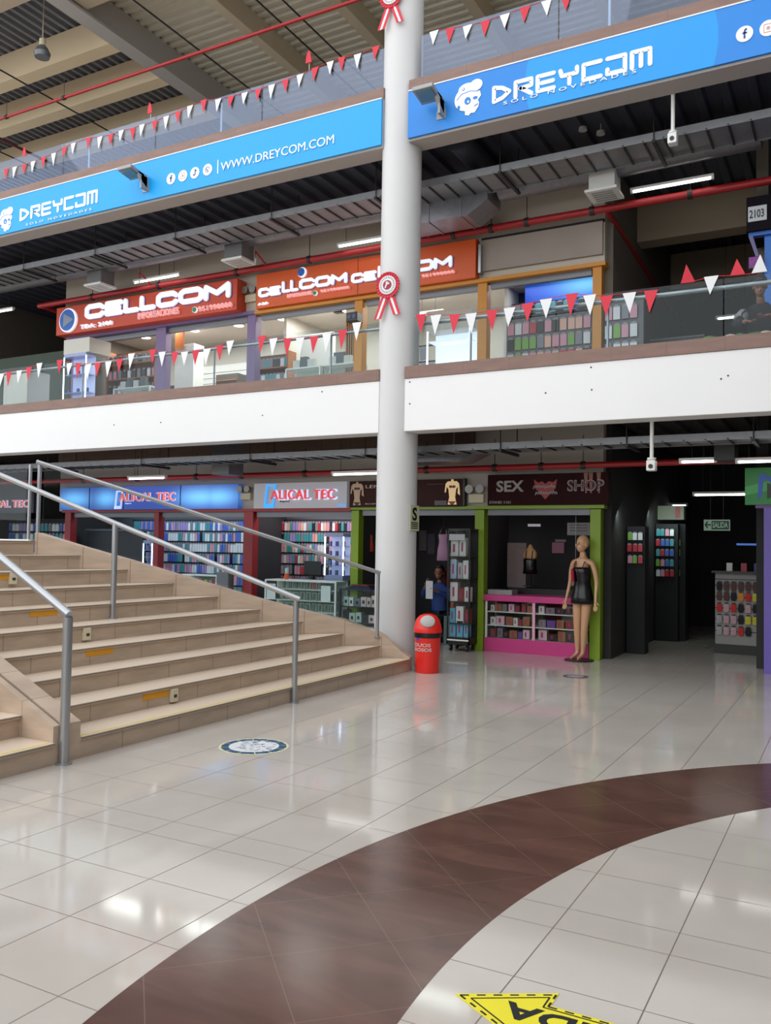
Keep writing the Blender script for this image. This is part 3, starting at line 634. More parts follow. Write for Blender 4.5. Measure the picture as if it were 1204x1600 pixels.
def skull(t, xc, zc, s, Y=BY):
    mb = MB(); d = .008
    disc(mb, xc-.06*s, zc+.02*s, .38*s, Y, d, 32, .36*s); o = mb.build('skull_emblem', lettw, t)
    mb = MB(); disc(mb, xc+.24*s, zc+.36*s, .20*s, Y, d+.001, 24, .17*s); disc(mb, xc-.04*s, zc+.30*s, .28*s, Y, d+.0006, 24, .18*s); mb.build('cap', lettw, o)
    mb = MB(); mb.prism([(xc+a*s, Y, zc+b*s) for a, b in ((-.22,-.22),(-.10,-.36),(-.10,-.46),(.02,-.50),(.08,-.44),(.20,-.45),(.32,-.30),(.34,-.18),(.30,-.10),(.40,.02),(.36,.16),(0,.2),(-.2,0))], (0, -d-.0003, 0)); mb.build('jaw', lettw, o)
    mb = MB(); y = Y-d-.001; disc(mb, xc-.02*s, zc-.06*s, .10*s, y, .003, 20, .11*s); disc(mb, xc+.22*s, zc-.02*s, .075*s, y, .003, 14, .045*s); disc(mb, xc-.30*s, zc-.20*s, .045*s, y, .003, 12, .06*s); stroke(mb, [(xc+.20*s, zc-.26*s), (xc+.30*s, zc-.22*s)], .025*s, y, .003)
    stroke(mb, [(xc-.36*s, zc+.04*s), (xc-.22*s, zc+.18*s), (xc+.06*s, zc+.22*s), (xc+.30*s, zc+.16*s)], .014*s, y, .003); disc(mb, xc-.16*s, zc+.32*s, .045*s, y, .003, 14)
    mb.build('skull_features', bmR, o)
    mb = MB(); disc(mb, xc-.0*s, zc-.09*s, .035*s, y-.003, .002, 12); disc(mb, xc-.16*s, zc+.32*s, .028*s, y-.003, .002, 12); mb.build('skull_highlights', lettw, o)
def icon(t, xc, zc, r, kind, Y=BY):
    mb = MB(); disc(mb, xc, zc, r, Y, .008, 24); o = mb.build('round_icon', lettw, t)
    nv = mat('icon_navy', (30, 70, 130), .5, var=0); mb = MB(); y = Y-.008; s = r
    if kind == 'f': stroke(mb, [(xc+.28*s, zc+.55*s), (xc+.05*s, zc+.5*s), (xc, zc+.2*s), (xc, zc-.6*s)], .22*s, y, .003, False); stroke(mb, [(xc-.25*s, zc+.1*s), (xc+.3*s, zc+.1*s)], .18*s, y, .003, False)
    elif kind == 'ring':
        stroke(mb, [(xc+.5*s*a, zc+.5*s*b) for a, b in ((-1,-1),(-1,1),(1,1),(1,-1),(-1,-1))], .07*s, y, .003, False); disc(mb, xc, zc, .22*s, y, .003, 12)
    elif kind == 'note': stroke(mb, [(xc+.4*s, zc+.25*s), (xc+.1*s, zc+.55*s), (xc+.1*s, zc-.3*s), (xc-.15*s, zc-.45*s), (xc-.3*s, zc-.2*s)], .18*s, y, .003, False)
    else: stroke(mb, [(xc+.45*s*math.cos(a), zc+.45*s*math.sin(a)) for a in [k*.6 for k in range(10)]], .08*s, y, .003, False); stroke(mb, [(xc-.2*s, zc+.2*s), (xc-.1*s, zc-.1*s), (xc+.2*s, zc-.2*s)], .14*s, y, .003, False)
    mb.build('icon_symbol', nv if kind != 'ring' else mat('icon_soft_red', (206, 150, 140), .5, var=0), o)
def banner(label, x0, x1, m_):
    t = thing('shop_banner', label, 'banner', (x0, FY, 6.72), 'blue banners on the top gallery edge')
    MB().box(x0, BY, 6.72, x1, FY, 7.33).build('panel', m_, t)
    MB().box(x0, BY-.006, 7.325, x1, FY, 7.34).build('top_edge', white_pl, t)
    return t
bl = banner('bright blue banner with white lettering, left of the column', -20, -5.385, bmL)
skull(bl, -12.67, 6.95, .40)
strokes(bl, [Dg, Rg, Eg, Yg, Cg, Og, Mg], -12.33, -10.48, 6.885, 7.06, .046)
text_part('SOLO NOVEDADES', -12.15, 6.765, -10.62, 6.80, BY, lettw, bl, spacing=1.6)
for x, k in zip((-8.97, -8.74, -8.51, -8.27), ('f', 'ring', 'note', 'w')): icon(bl, x, 6.955, .085, k)
MB().box(-8.085, BY-.008, 6.86, -8.07, BY, 7.06).build('divider', lettw, bl)
text_part('WWW.DREYCOM.COM', -8.02, 6.885, -6.1, 7.005, BY, lettw, bl, bold=.0)
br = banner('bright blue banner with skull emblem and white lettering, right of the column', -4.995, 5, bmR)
skull(br, -4.16, 7.03, .42)
strokes(br, [Dg, Rg, Eg, Yg, Cg, Og, Mg], -3.86, -1.94, 6.91, 7.085, .050)
text_part('SOLO NOVEDADES', -3.70, 6.845, -2.13, 6.885, BY, lettw, br, spacing=1.6)
icon(br, -1.01, 6.98, .085, 'f'); icon(br, -.78, 6.98, .085, 'ring')
# ---- upstairs orange signs
osg = mat('orange_sign_red', (200, 66, 30), .4, var=.02); osg2 = mat('orange_sign_face', (218, 88, 24), .4, var=.02)
lit = mat('lit_white_letter', (236, 244, 255), .5, emit=.45)
litp = mat('lit_pink_letter', (240, 180, 178), .5, emit=.35)
def acryl(txt, x0, z0, x1, z1, Y, t, mt, depth=.05, bold=.0, **k): return text_part(txt, x0, z0, x1, z1, Y, mt, t, bold=bold, depth=depth, **k)
gC = [[(1, .8), (.85, 1), (.15, 1), (0, .8), (0, .2), (.15, 0), (.85, 0), (1, .2)]]; gE = [[(1, 1), (0, 1), (0, 0), (1, 0)], [(0, .5), (.85, .5)]]; gL = [[(0, 1), (0, 0), (1, 0)]]
gO = [[(.15, 0), (.85, 0), (1, .2), (1, .8), (.85, 1), (.15, 1), (0, .8), (0, .2), (.15, 0)]]; gM = [[(0, 0), (0, 1), (.5, .35), (1, 1), (1, 0)]]
def bigword(t, letters, x0, x1, z0, z1, wd, Y, wts=None):
    wts = wts or [1]*len(letters); tot = sum(wts); x = x0; u = (x1-x0)/tot
    for g, w_ in zip(letters, wts):
        cwid = u*w_; a_, b_ = x+wd*.62, x+cwid-wd*.62; lo, hi = z0+wd/2, z1-wd/2
        mb = MB()
        for pl in g: stroke(mb, [(a_+p*(b_-a_), lo+q*(hi-lo)) for p, q in pl], wd, Y, .045)
        l_ = mb.build('letter', lit, t)
        mb = MB()
        for pl in g: stroke(mb, [(a_+p*(b_-a_)+.012, lo+q*(hi-lo)-.006) for p, q in pl], wd*1.12, Y, .012)
        mb.build('letter_rim', mat('letter_side_violet', (120, 110, 170), .4, var=0), l_); x += cwid
s1 = thing('shop_sign', 'big red-orange phone shop sign with round blue emblem, left on the middle gallery', 'sign', (-13.8, 11.7, 5.56), 'orange phone shop signs')
MB().box(-13.84, 11.68, 5.55, -9.36, SY, 6.10).build('panel', osg, s1, bevel=.01)
bigword(s1, [gC, gE, gL, gL, gC, gO, gM], -13.02, -9.47, 5.77, 6.055, .092, 11.68, [1.05, .95, .8, .8, 1.05, 1.15, 1.2])
acryl('IMPORTACIONES', -11.62, 5.62, -10.64, 5.74, 11.68, s1, litp)
acryl('TDA: 2100', -13.12, 5.60, -12.28, 5.68, 11.68, s1, lit, spacing=1.1)
acryl('951990000', -10.18, 5.60, -9.44, 5.69, 11.68, s1, litp, spacing=1.1)
mb = MB(); disc(mb, -13.47, 5.81, .235, 11.68, .045, 32, .235); e_ = mb.build('emblem_rim', lit, s1)
mb = MB(); disc(mb, -13.48, 5.815, .205, 11.635, .006, 32, .21); mb.build('emblem', mat('emblem_blue', (40, 104, 196), .4, var=0), e_)
mb = MB(); mb.prism([(-13.58, 11.629, 5.95), (-13.58, 11.629, 5.68), (-13.30, 11.629, 5.81)], (0, -.004, 0)); mb.build('emblem_arrow', mat('emblem_grey', (140, 150, 165), .4, var=0), e_)
def green_dot(x, z, r, t, Y):
    mb = MB(); disc(mb, x, z, r*1.15, Y, .04, 20); o = mb.build('phone_icon', lit, t); mb = MB(); disc(mb, x, z, r, Y-.04, .004, 20); o2 = mb.build('phone_icon_face', mat('whatsapp_green', (30, 140, 84), .4, var=0), o)
green_dot(-10.27, 5.645, .045, s1, 11.68)
s2_ = thing('shop_sign', 'long orange phone shop sign passing behind the column, middle gallery', 'sign', (-9.05, 11.82, 5.56), 'orange phone shop signs')
MB().box(-9.04, 11.80, 5.55, -4.97, SY, 6.145).build('panel', osg2, s2_, bevel=.01)
MB().box(-7.02, 11.797, 5.55, -7.005, 11.8, 6.145).build('panel_joint', mat('joint_dark_orange', (150, 58, 20), .6, var=0), s2_)  # darker orange line along the panel joint
for dx in (0, 1.82+.03):
    bigword(s2_, [gC, gE], -8.97+dx, -8.50+dx, 5.73, 5.885, .045, 11.80); bigword(s2_, [gL, gL], -8.48+dx, -8.14+dx, 5.75, 5.945, .045, 11.80); bigword(s2_, [gC, gO, gM], -8.13+dx, -7.19+dx, 5.755, 5.93, .05, 11.80)
    acryl('IMPORTACIONES', -8.36+dx, 5.65, -7.88+dx, 5.71, 11.80, s2_, litp, bold=.01)
    acryl('951990000', -7.70+dx, 5.655, -7.15+dx, 5.70, 11.80, s2_, litp, bold=.02); green_dot(-7.81+dx, 5.665, .035, s2_, 11.80)
acryl('A29', -8.97, 5.595, -8.76, 5.635, 11.80, s2_, lit, bold=.008)
mb = MB(); disc(mb, -8.08, 6.05, .085, 11.80, .03, 24); e_ = mb.build('emblem_rim', lit, s2_); mb = MB(); disc(mb, -8.095, 6.055, .07, 11.77, .004, 24); mb.build('emblem', mat('emblem_blue', (40, 104, 196)), e_)
tag(box('sign_bracket_post', (-4.94, 11.82, 5.62, -4.90, SY, 6.05), steel), 'thin steel post at the right end of the orange sign', 'post')
# ---- ground floor signs
def lit_gradient(name, c0, c1, st_, cx_, w_):
    m = bpy.data.materials.new(name); m.use_nodes = True; nt = m.node_tree; b = nt.nodes['Principled BSDF']
    geo = nt.nodes.new('ShaderNodeNewGeometry'); sx = nt.nodes.new('ShaderNodeSeparateXYZ'); nt.links.new(geo.outputs['Position'], sx.inputs[0])
    M = lambda op, *a: math_node(nt, op, *a); acc = None
    for c_, wd in zip(cx_, w_):
        g = M('POWER', 2.718, M('MULTIPLY', -1.0, M('ADD', M('POWER', M('DIVIDE', M('SUBTRACT', sx.outputs[0], c_), wd), 2.0), M('POWER', M('DIVIDE', M('SUBTRACT', sx.outputs[2], 2.33), .15), 2.0))))
        acc = g if acc is None else M('MAXIMUM', acc, g)
    n = nt.nodes.new('ShaderNodeMix'); n.data_type = 'RGBA'; nt.links.new(acc, n.inputs[0]); n.inputs[6].default_value = rgb(*c0); n.inputs[7].default_value = rgb(*c1)
    nt.links.new(n.outputs[2], b.inputs['Emission Color']); nt.links.new(n.outputs[2], b.inputs['Base Color']); b.inputs['Emission Strength'].default_value = st_; b.inputs['Roughness'].default_value = .3
    return m
ls1 = lit_gradient('backlit_blue_face', (30, 62, 148), (110, 190, 255), .75, (-13.35, -12.5, -10.2, -9.8), (.42, .3, .5, .4))
gl1 = thing('backlit_sign', 'long backlit blue phone shop sign on the ground floor, left of the stairs rail', 'sign', (-13.75, SY, 2.12), 'ground floor phone shop signs')
MB().box(-13.76, 11.84, 2.12, -9.36, SY, 2.545).build('panel', ls1, gl1)
for x in (-12.95, -12.06, -10.66): MB().box(x-.006, 11.83, 2.12, x+.006, 11.84, 2.545).build('panel_joint', mat('sign_joint_navy', (24, 40, 90), .5, var=0), gl1)
litred = mat('lit_red_letter', (232, 110, 92), .4, emit=.6); halo = mat('lit_halo_white', (200, 212, 250), .4, emit=.7)
text_part('ALICAL TEC', -12.135, 2.268, -10.765, 2.428, 11.84, halo, gl1, bold=.02, depth=.02, spacing=1.12); text_part('ALICAL TEC', -12.13, 2.275, -10.77, 2.42, 11.82, litred, gl1, bold=.005, spacing=1.12, depth=.03)
text_part('import', -12.0, 2.215, -11.85, 2.245, 11.84, halo, gl1)
def phone_logo(t, x, z, s, mt, Y):
    mb = MB(); stroke(mb, [(x-.08*s, z-.16*s), (x-.045*s, z+.16*s), (x+.10*s, z+.16*s), (x+.065*s, z-.16*s), (x-.08*s, z-.16*s)], .022*s, Y, .03); stroke(mb, [(x-.08*s, z-.13*s), (x+.065*s, z-.13*s)], .03*s, Y, .03, False); mb.build('phone_emblem', mt, t)
phone_logo(gl1, -12.17, 2.30, 1.0, halo, 11.84)
gl2 = thing('backlit_sign', 'white backlit phone shop sign with red letters and blue phone emblem, ground floor', 'sign', (-9.0, SY, 2.12), 'ground floor phone shop signs')
MB().box(-9.02, 11.84, 2.12, -7.17, SY, 2.545).build('panel', mat('grey_white_sign', (172, 172, 176), .25, emit=.12, ecol=(200, 200, 210)), gl2)
text_part('ALICAL TEC', -8.62, 2.255, -7.34, 2.43, 11.84, halo, gl2, bold=.02, depth=.02, spacing=1.12); text_part('ALICAL TEC', -8.64, 2.27, -7.38, 2.42, 11.82, mat('lit_red_strong', (224, 60, 50), .4, emit=.5), gl2, bold=.005, spacing=1.12, depth=.03)
text_part('Import', -8.47, 2.215, -8.28, 2.25, 11.84, black_m, gl2)
phone_logo(gl2, -8.68, 2.325, 1.15, mat('lit_phone_blue', (50, 150, 235), .4, emit=.9), 11.84)
text_part('LIVE', -7.33, 2.15, -7.19, 2.18, 11.84, mat('lit_phone_blue', (50, 150, 235)), gl2)
dsg = mat('dark_wine_sign', (46, 14, 18), .5, var=.1, scale=2, spec=.08)
skinm = mat('poster_skin', (226, 186, 140), .4, var=.03); redbk = mat('poster_red', (150, 40, 36), .4, var=0)
def torso(t, x, z, s, Y, mt, cloth, em=0):
    mb = MB(); L = [(-.20,1),(-.30,.9),(-.34,.55),(-.28,.55),(-.25,.78),(-.17,.68),(-.13,.35),(-.20,.05),(.20,.05),(.13,.35),(.17,.68),(.25,.78),(.24,.5),(.34,.42),(.34,.5),(.30,.9),(.20,1),(.06,1),(.05,1.08),(-.05,1.08),(-.06,1)]
    mb.prism([(x+a*s, Y, z+b*s) for a, b in L], (0, -.003, 0)); o = mb.build('figure_print', mt, t)
    mb = MB(); disc(mb, x-.07*s, z+.78*s, .08*s, Y-.003, .002, 12, .06*s); disc(mb, x+.07*s, z+.78*s, .08*s, Y-.003, .002, 12, .06*s); mb.prism([(x-.18*s, Y-.003, z+.18*s), (x+.18*s, Y-.003, z+.18*s), (x+.05*s, Y-.003, z+.05*s), (x-.05*s, Y-.003, z+.05*s)], (0, -.002, 0)); mb.build('garment_print', cloth, o)
s3 = thing('shop_sign', 'dark brown lingerie shop sign half hidden by the column', 'sign', (-7.1, SY, 2.12), 'dark signs of the ground floor shops')
MB().box(-7.13, 11.86, 2.13, -5.13, SY, 2.545).build('panel', mat('brown_ad_print', (60, 34, 30), .5, var=.15, scale=2, spec=.1), s3)
MB().box(-5.15, 11.85, 2.13, -5.125, SY, 2.55).build('frame_edge', black_m, s3)
torso(s3, -6.99, 2.145, .36, 11.86, mat('poster_pale_skin', (200, 165, 135), .4), mat('poster_black', (40, 26, 26), .4)); torso(s3, -5.33, 2.14, .37, 11.86, mat('lit_poster_skin', (238, 206, 150), .4, emit=.28), redbk)
text_part('LENCERIA', -6.83, 2.43, -6.15, 2.48, 11.86, cream_pl, s3); text_part('ROPA INTIMA', -6.83, 2.17, -6.2, 2.19, 11.86, cream_pl, s3)
MB().box(-5.75, 11.855, 2.47, -5.48, 11.86, 2.476).build('print_line', mat('print_grey', (96, 92, 100), .5), s3); MB().box(-5.62, 11.855, 2.15, -5.42, 11.86, 2.22).build('print_block', mat('print_grey', (96, 92, 100), .5), s3)
s4 = thing('shop_sign', 'dark wine-red shop sign reading SEX SHOP over the pink counter', 'sign', (-4.75, SY, 2.12), 'dark signs of the ground floor shops')
MB().box(-4.76, 11.86, 2.14, -2.99, 12.0, 2.59).build('panel', dsg, s4)
sil = mat('grey_sign_letter', (158, 152, 150), .5, var=.05)
text_part('SEX', -4.62, 2.335, -4.20, 2.50, 11.86, sil, s4, bold=.03); text_part('STAND 1161', -4.73, 2.165, -4.40, 2.205, 11.86, sil, s4, bold=.02)
so_ = text_part('SHOP', -3.56, 2.33, -3.04, 2.49, 11.86, sil, s4, bold=.03); si_ = text_part('SHOP', -3.545, 2.345, -3.055, 2.475, 11.848, mat('deep_red_letter', (96, 22, 26), .5), s4, bold=-.005, depth=.004)
mb = MB(); hc = -3.88; hz = 2.36
mb.prism([(hc+a, 11.86, hz+b) for a, b in ((0,-.14),(-.15,.02),(-.17,.15),(-.11,.10),(-.05,.12),(0,.08),(.05,.12),(.11,.10),(.17,.15),(.15,.02))], (0, -.004, 0)); o = mb.build('heart_emblem', mat('heart_red', (160, 28, 34), .4, var=.1), s4)
mb = MB()
for row, zc in enumerate((.04, -.05)):
    pts = [(hc-.18+.03*row+.018*k, hz+zc+(.028 if k % 2 else -.022)*(1.3 if k % 5 == 0 else .8)) for k in range(19)]
    stroke(mb, pts, .012, 11.856, .006, False)
mb.build('script_lettering', sil, s4)
mb = MB()
for x in (-3.23, -3.12, -3.30): mb.prism([(x-.03, 11.86, 2.585), (x+.03, 11.86, 2.585), (x+.015, 11.86, 2.30), (x-.005, 11.86, 2.30)], (0, -.002, 0))
mb.build('legs_print', mat('print_dim_skin', (150, 96, 84), .5), s4)
# emergency lights
def emerg(label, px, py, Y, s=1.0):
    q = onY(px, py, Y); x, z = q.x, q.z; t = thing('emergency_light', label, 'emergency light', (x, SY, z), 'twin-head emergency lights')
    MB().box(x-.12*s, Y-.02, z-.11*s, x+.12*s, SY, z+.02*s).build('case', cream_pl, t, bevel=.006)
    for sg in (-1, 1): MB().lathe([(.065*s, -.07), (.055*s, .0), (.02*s, .03)], (x+sg*.085*s, Y-.02, z+.09*s), 16, 'y').build('lamp_head', mat('lamp_head_grey', (130, 126, 118), .3, .4), t, smooth='auto')
emerg('twin-head emergency light between the blue and white signs, ground floor', 384, 772, 11.9, .9)
emerg('twin-head emergency light left of the SEX SHOP sign', 744, 774, 11.9, 1.0)
emerg('twin-head emergency light between the two orange signs, middle gallery', 392, 462, 11.9, 1.0)
# ---- frames of the shop fronts
def frame_post(x0, x1, z0, z1, mt, lab, grp): tag(box('shopfront_post', (x0, SY-.04, z0, x1, SY+.12, z1), mt, bevel=.006), lab, 'post', grp)
for x0, x1, m_, l in ((-13.69, -13.53, redp, 'red post at the left end of the blue sign, ground floor'), (-11.35, -11.23, redp, 'narrow red post in the middle under the blue sign'), (-9.28, -9.08, redp, 'wide red post between the blue-sign and white-sign shops'), (-7.12, -6.98, greenp, 'lime green post left of the column'), (-4.98, -4.83, greenp, 'lime green post behind the tall product tower'), (-3.25, -3.10, greenp, 'lime green post behind the standing mannequin')):
    frame_post(x0, x1, 0, 2.08, m_, l, 'ground floor shopfront posts')
for x0, x1, m_, l in ((-13.65, -13.49, purplep, 'lilac post at the left end of the big red-orange sign'), (-11.42, -11.18, purplep, 'lilac post in the middle under the big red-orange sign'), (-9.30, -9.12, purplep, 'lilac post between the two orange-sign shops'), (-7.13, -6.98, orangep, 'ochre post just left of the column, middle gallery'), (-4.98, -4.83, orangep, 'ochre post just right of the column, middle gallery'), (-3.24, -3.11, orangep, 'ochre post at the right end of the ochre beam')):
    frame_post(x0, x1, 3.52, 5.52, m_, l, 'middle gallery shopfront posts')
for x0, x1, z, m_, l in ((-13.76, -7.12, 2.07, redp, 'red beam under the blue and white signs'), (-7.12, -3.05, 2.09, greenp, 'lime green beam under the dark shop signs')):
    tag(box('shopfront_beam', (x0, SY-.06, z, x1, SY+.12, z+.05), m_), l, 'beam', 'shopfront beams')
for x0, x1, z, m_, l in ((-13.76, -9.12, 5.50, purplep, 'lilac beam under the big red-orange sign'), (-9.12, -3.05, 5.49, orangep, 'ochre beam under the long orange sign')):
    tag(box('shopfront_beam', (x0, SY-.08, z, x1, SY+.12, z+.055), m_), l, 'beam', 'shopfront beams')
shut = mat('shutter_steel', (120, 122, 128), .4, .3, var=.05)
for i, (x0, x1, z, l) in enumerate(((-13.5, -11.4, 1.98, 'rolled grey shutter box under the left half of the blue sign'), (-11.2, -9.3, 1.98, 'rolled grey shutter box under the right half of the blue sign'), (-9.05, -7.15, 1.98, 'rolled grey shutter box under the white sign'), (-6.95, -5.0, 2.0, 'rolled grey shutter box behind the column'), (-4.8, -3.27, 2.0, 'rolled grey shutter box over the pink counter'), (-13.45, -9.35, 5.40, 'rolled grey shutter box under the big red-orange sign'), (-9.05, -7.15, 5.40, 'rolled grey shutter box left of the ochre post by the column'), (-6.95, -5.0, 5.40, 'rolled grey shutter box under the orange sign right of the column'), (-4.8, -3.27, 5.40, 'rolled grey shutter box above the blue lit panel'))):
    tag(box('roller_shutter', (x0, SY+.02, z, x1, SY+.10, z+.09), shut), l, 'shutter', 'rolled shutters')
# ================================================================== SHOP INTERIORS
def onZ(px, py, z):
    d = FW + RT*((px-602)/FPX) - UP*((py-800)/FPX)
    return Vector((0, 0, CAMZ)) + d*((z-CAMZ)/d.z)
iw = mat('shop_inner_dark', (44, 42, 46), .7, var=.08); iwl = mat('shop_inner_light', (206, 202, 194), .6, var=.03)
# ground floor: phone shops, lingerie shops
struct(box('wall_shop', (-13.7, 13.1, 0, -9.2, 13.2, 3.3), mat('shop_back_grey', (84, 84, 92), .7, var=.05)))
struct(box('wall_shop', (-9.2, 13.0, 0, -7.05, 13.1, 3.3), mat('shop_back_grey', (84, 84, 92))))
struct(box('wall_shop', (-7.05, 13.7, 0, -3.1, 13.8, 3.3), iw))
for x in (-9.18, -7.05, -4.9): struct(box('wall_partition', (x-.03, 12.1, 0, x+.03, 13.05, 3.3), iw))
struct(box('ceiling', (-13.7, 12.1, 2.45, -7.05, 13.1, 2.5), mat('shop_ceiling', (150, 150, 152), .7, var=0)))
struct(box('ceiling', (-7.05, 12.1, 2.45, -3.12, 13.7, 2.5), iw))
area_light('shop_light', (-11.3, 12.55, 2.4), (3.6, .6), 26, (.72, .84, 1))
area_light('shop_light', (-8.1, 12.5, 2.4), (1.6, .5), 16, (1, .95, .96))
area_light('shop_light', (-4.0, 12.6, 2.4), (1.2, .6), 1.2, (1, .9, .9))
area_light('shop_light', (-6.0, 12.6, 2.4), (1.2, .6), 1.2, (1, .9, .9))
# upstairs
struct(box('wall_shop', (-13.7, 14.2, 3.52, -4.9, 14.3, 5.9), iwl))
struct(box('wall_shop', (-4.9, 13.4, 3.52, -3.1, 13.5, 5.9), mat('shop_back_blue', (52, 60, 84), .7, var=.05)))
for x, m_ in ((-9.2, iwl), (-7.05, iwl), (-4.9, iwl)): struct(box('wall_partition', (x-.03, 12.9, 3.52, x+.03, 14.2, 5.9), m_))
struct(box('ceiling', (-13.7, 12.1, 5.72, -4.9, 14.2, 5.78), iwl)); struct(box('ceiling', (-4.9, 12.1, 5.72, -3.12, 13.4, 5.78), iwl))
for x, p in ((-12.4, 34), (-10.3, 36), (-8.1, 34), (-6.0, 22)): area_light('shop_light', (x, 13.0, 5.68), (1.6, .8), p, (1, .97, .92))
area_light('shop_light', (-4.05, 12.7, 5.68), (1.3, .5), 9, (.8, .88, 1))
for i, (px, py) in enumerate(((228, 527), (304, 516), (373, 508), (442, 498))):
    q = onZ(px, py, 5.715); t = thing('downlight', f'round lit downlight in the upstairs shop ceiling, {["first","second","third","fourth"][i]} from the left', 'downlight', q, 'downlights of the orange-sign shops')
    MB().lathe([(.12, -.012), (.12, .0)], q, 24).build('trim_ring', white_pl, t); MB().lathe([(.095, -.016), (.095, -.011)], q, 24).build('lens', downl, t)
def ledline(label, pts, Y):
    P = [onY(a, b, Y) for a, b in pts]; mb = MB()
    for p, q in zip(P, P[1:]): mb.bar(p, q, .02, .025)
    tag(mb.build('led_strip', warmled), label, 'led strip', 'warm led strips')
ledline('warm led strip running along the ceiling edge left of the ochre post', [(298, 531), (535, 503)], 13.9)
ledline('short angled warm led strip behind the left end of the big sign', [(171, 529), (216, 544), (245, 539)], 13.9)
# wood slat screens
wood = mat('light_wood_slat', (178, 138, 92), .6, var=.1, scale=8)
for lab, a, b, Y in (('light wood slat screen behind the lilac post at the far left upstairs', 126, 143, 12.6), ('light wood slat screen beside the ochre post left of the column', 540, 556, 12.5)):
    x0, x1 = onY(a, 520, Y).x, onY(b, 520, Y).x; t = thing('slat_screen', lab, 'screen', (x0, Y, 3.52), 'wood slat screens')
    k = x0; i = 0
    MB().box(x0, Y+.03, 3.52, x1, Y+.05, 5.5).build('backing', dark_m, t)
    while k < x1: MB().box(k, Y, 3.52, k+.022, Y+.03, 5.5).build('slat', wood, t); k += .045
# ------------------------------------------------------------------ packs
PAL = {'teal': (70, 150, 158), 'pink': (214, 150, 170), 'white': (222, 224, 228), 'blue': (74, 108, 190), 'red': (186, 52, 62), 'grey': (130, 130, 140), 'black': (34, 34, 40), 'lilac': (160, 140, 196), 'green': (120, 172, 70), 'peach': (226, 180, 160)}
hdr = mat('pack_header', (236, 236, 240), .5, var=0)
packm = {}
def pack_mesh(c, w_, d_, h_):
    k = (c, w_, h_)
    if k not in packm:
        mb = MB().m(mat('pack_'+c, PAL[c], .35, var=.05)); mb.box(-w_/2, 0, -h_, w_/2, d_, -.10*h_); mb.m(mat('pack_tab', (150, 150, 158), .5, var=0)).box(-w_*.3, .1*d_, -.10*h_, w_*.3, .5*d_, 0).box(-w_*.5, -.0015, -.16*h_, w_*.5, .0, -.11*h_)
        o = mb.build('phone_case_pack', None); packm[k] = o.data; bpy.data.objects.remove(o)
    return packm[k]
NUM = ['top', 'second', 'third', 'fourth', 'fifth', 'sixth', 'seventh', 'eighth', 'ninth', 'lowest']
def hang_rows(place, x0, x1, Y, zt, pitchz, rows, px_, w_, d_, h_, pal, grp, rot=0, name='phone_case_pack', cat='phone case', keep=lambda x, z: True, jit=.004):
    stuff = []
    for r in range(rows):
        k = x0; c = random.choice(pal); nn = 0
        while k < x1:
            if random.random() < .88: c = random.choice(pal)
            z = zt-pitchz*r; g = random.random()
            if g > .03:
                if rot: loc = (Y, k+random.uniform(-jit, jit), z)
                else: loc = (k+random.uniform(-jit, jit), Y, z)
                if keep(k, z):
                    o = bpy.data.objects.new(name, pack_mesh(c, w_, d_, h_)); col.objects.link(o); o.location = loc; o.rotation_euler = (0, 0, rot+random.uniform(-.05, .05))
                    tag(o, f'{c} {cat} pack, {ordn(nn)} in the {NUM[min(r, 9)]} row {place}', cat, grp); nn += 1
                else: stuff.append((c, loc, rot))
            k += px_
        # hook bar
    if stuff:
        mb = MB()
        for c, (x, y, z), rt in stuff:
            mb.m(mat('pack_'+c, PAL[c], .35))
            if rt: mb.box(x-d_, y-w_/2, z-h_, x, y+w_/2, z)
            else: mb.box(x-w_/2, y, z-h_, x+w_/2, y+d_, z)
        tag(mb.build('phone_case_display', None), f'rest of the packed phone cases hanging {place}', 'phone cases', kind='stuff')
shelfdark = mat('shelf_rail_dark', (30, 30, 36), .5, var=0)
def rails(place, x0, x1, Y, zt, pz, rows, rot=0):
    t = thing('display_rack', f'dark hook rails carrying the packs {place}', 'rack', (x0 if not rot else Y, Y if not rot else x0, 0), 'hook rail racks')
    for r in range(rows):
        z = zt-pz*r
        (MB().box(x0, Y+.02, z-.003, x1, Y+.055, z+.02) if not rot else MB().box(Y-.055, x0, z-.003, Y-.02, x1, z+.02)).build('hook_rail', shelfdark, t)
cool = ['teal', 'blue', 'white', 'white', 'lilac', 'grey', 'pink', 'blue', 'teal', 'white']; mixp = ['pink', 'pink', 'teal', 'grey', 'red', 'white', 'black', 'peach', 'lilac', 'teal']
hang_rows('under the blue sign', -12.85, -9.35, 12.95, 1.93, .205, 9, .062, .054, .02, .175, cool, 'phone cases of the blue-sign shop', keep=lambda x, z: -12.1 < x < -10.25 and z > 1.0)
rails('under the blue sign', -13.0, -9.3, 13.0, 1.95, .205, 9)
hang_rows('under the white sign', -9.12, -7.2, 12.85, 1.93, .195, 9, .060, .052, .02, .165, mixp, 'phone cases of the white-sign shop', keep=lambda x, z: z > .95 and x < -7.65)
rails('under the white sign', -9.14, -7.1, 12.9, 1.95, .195, 9)
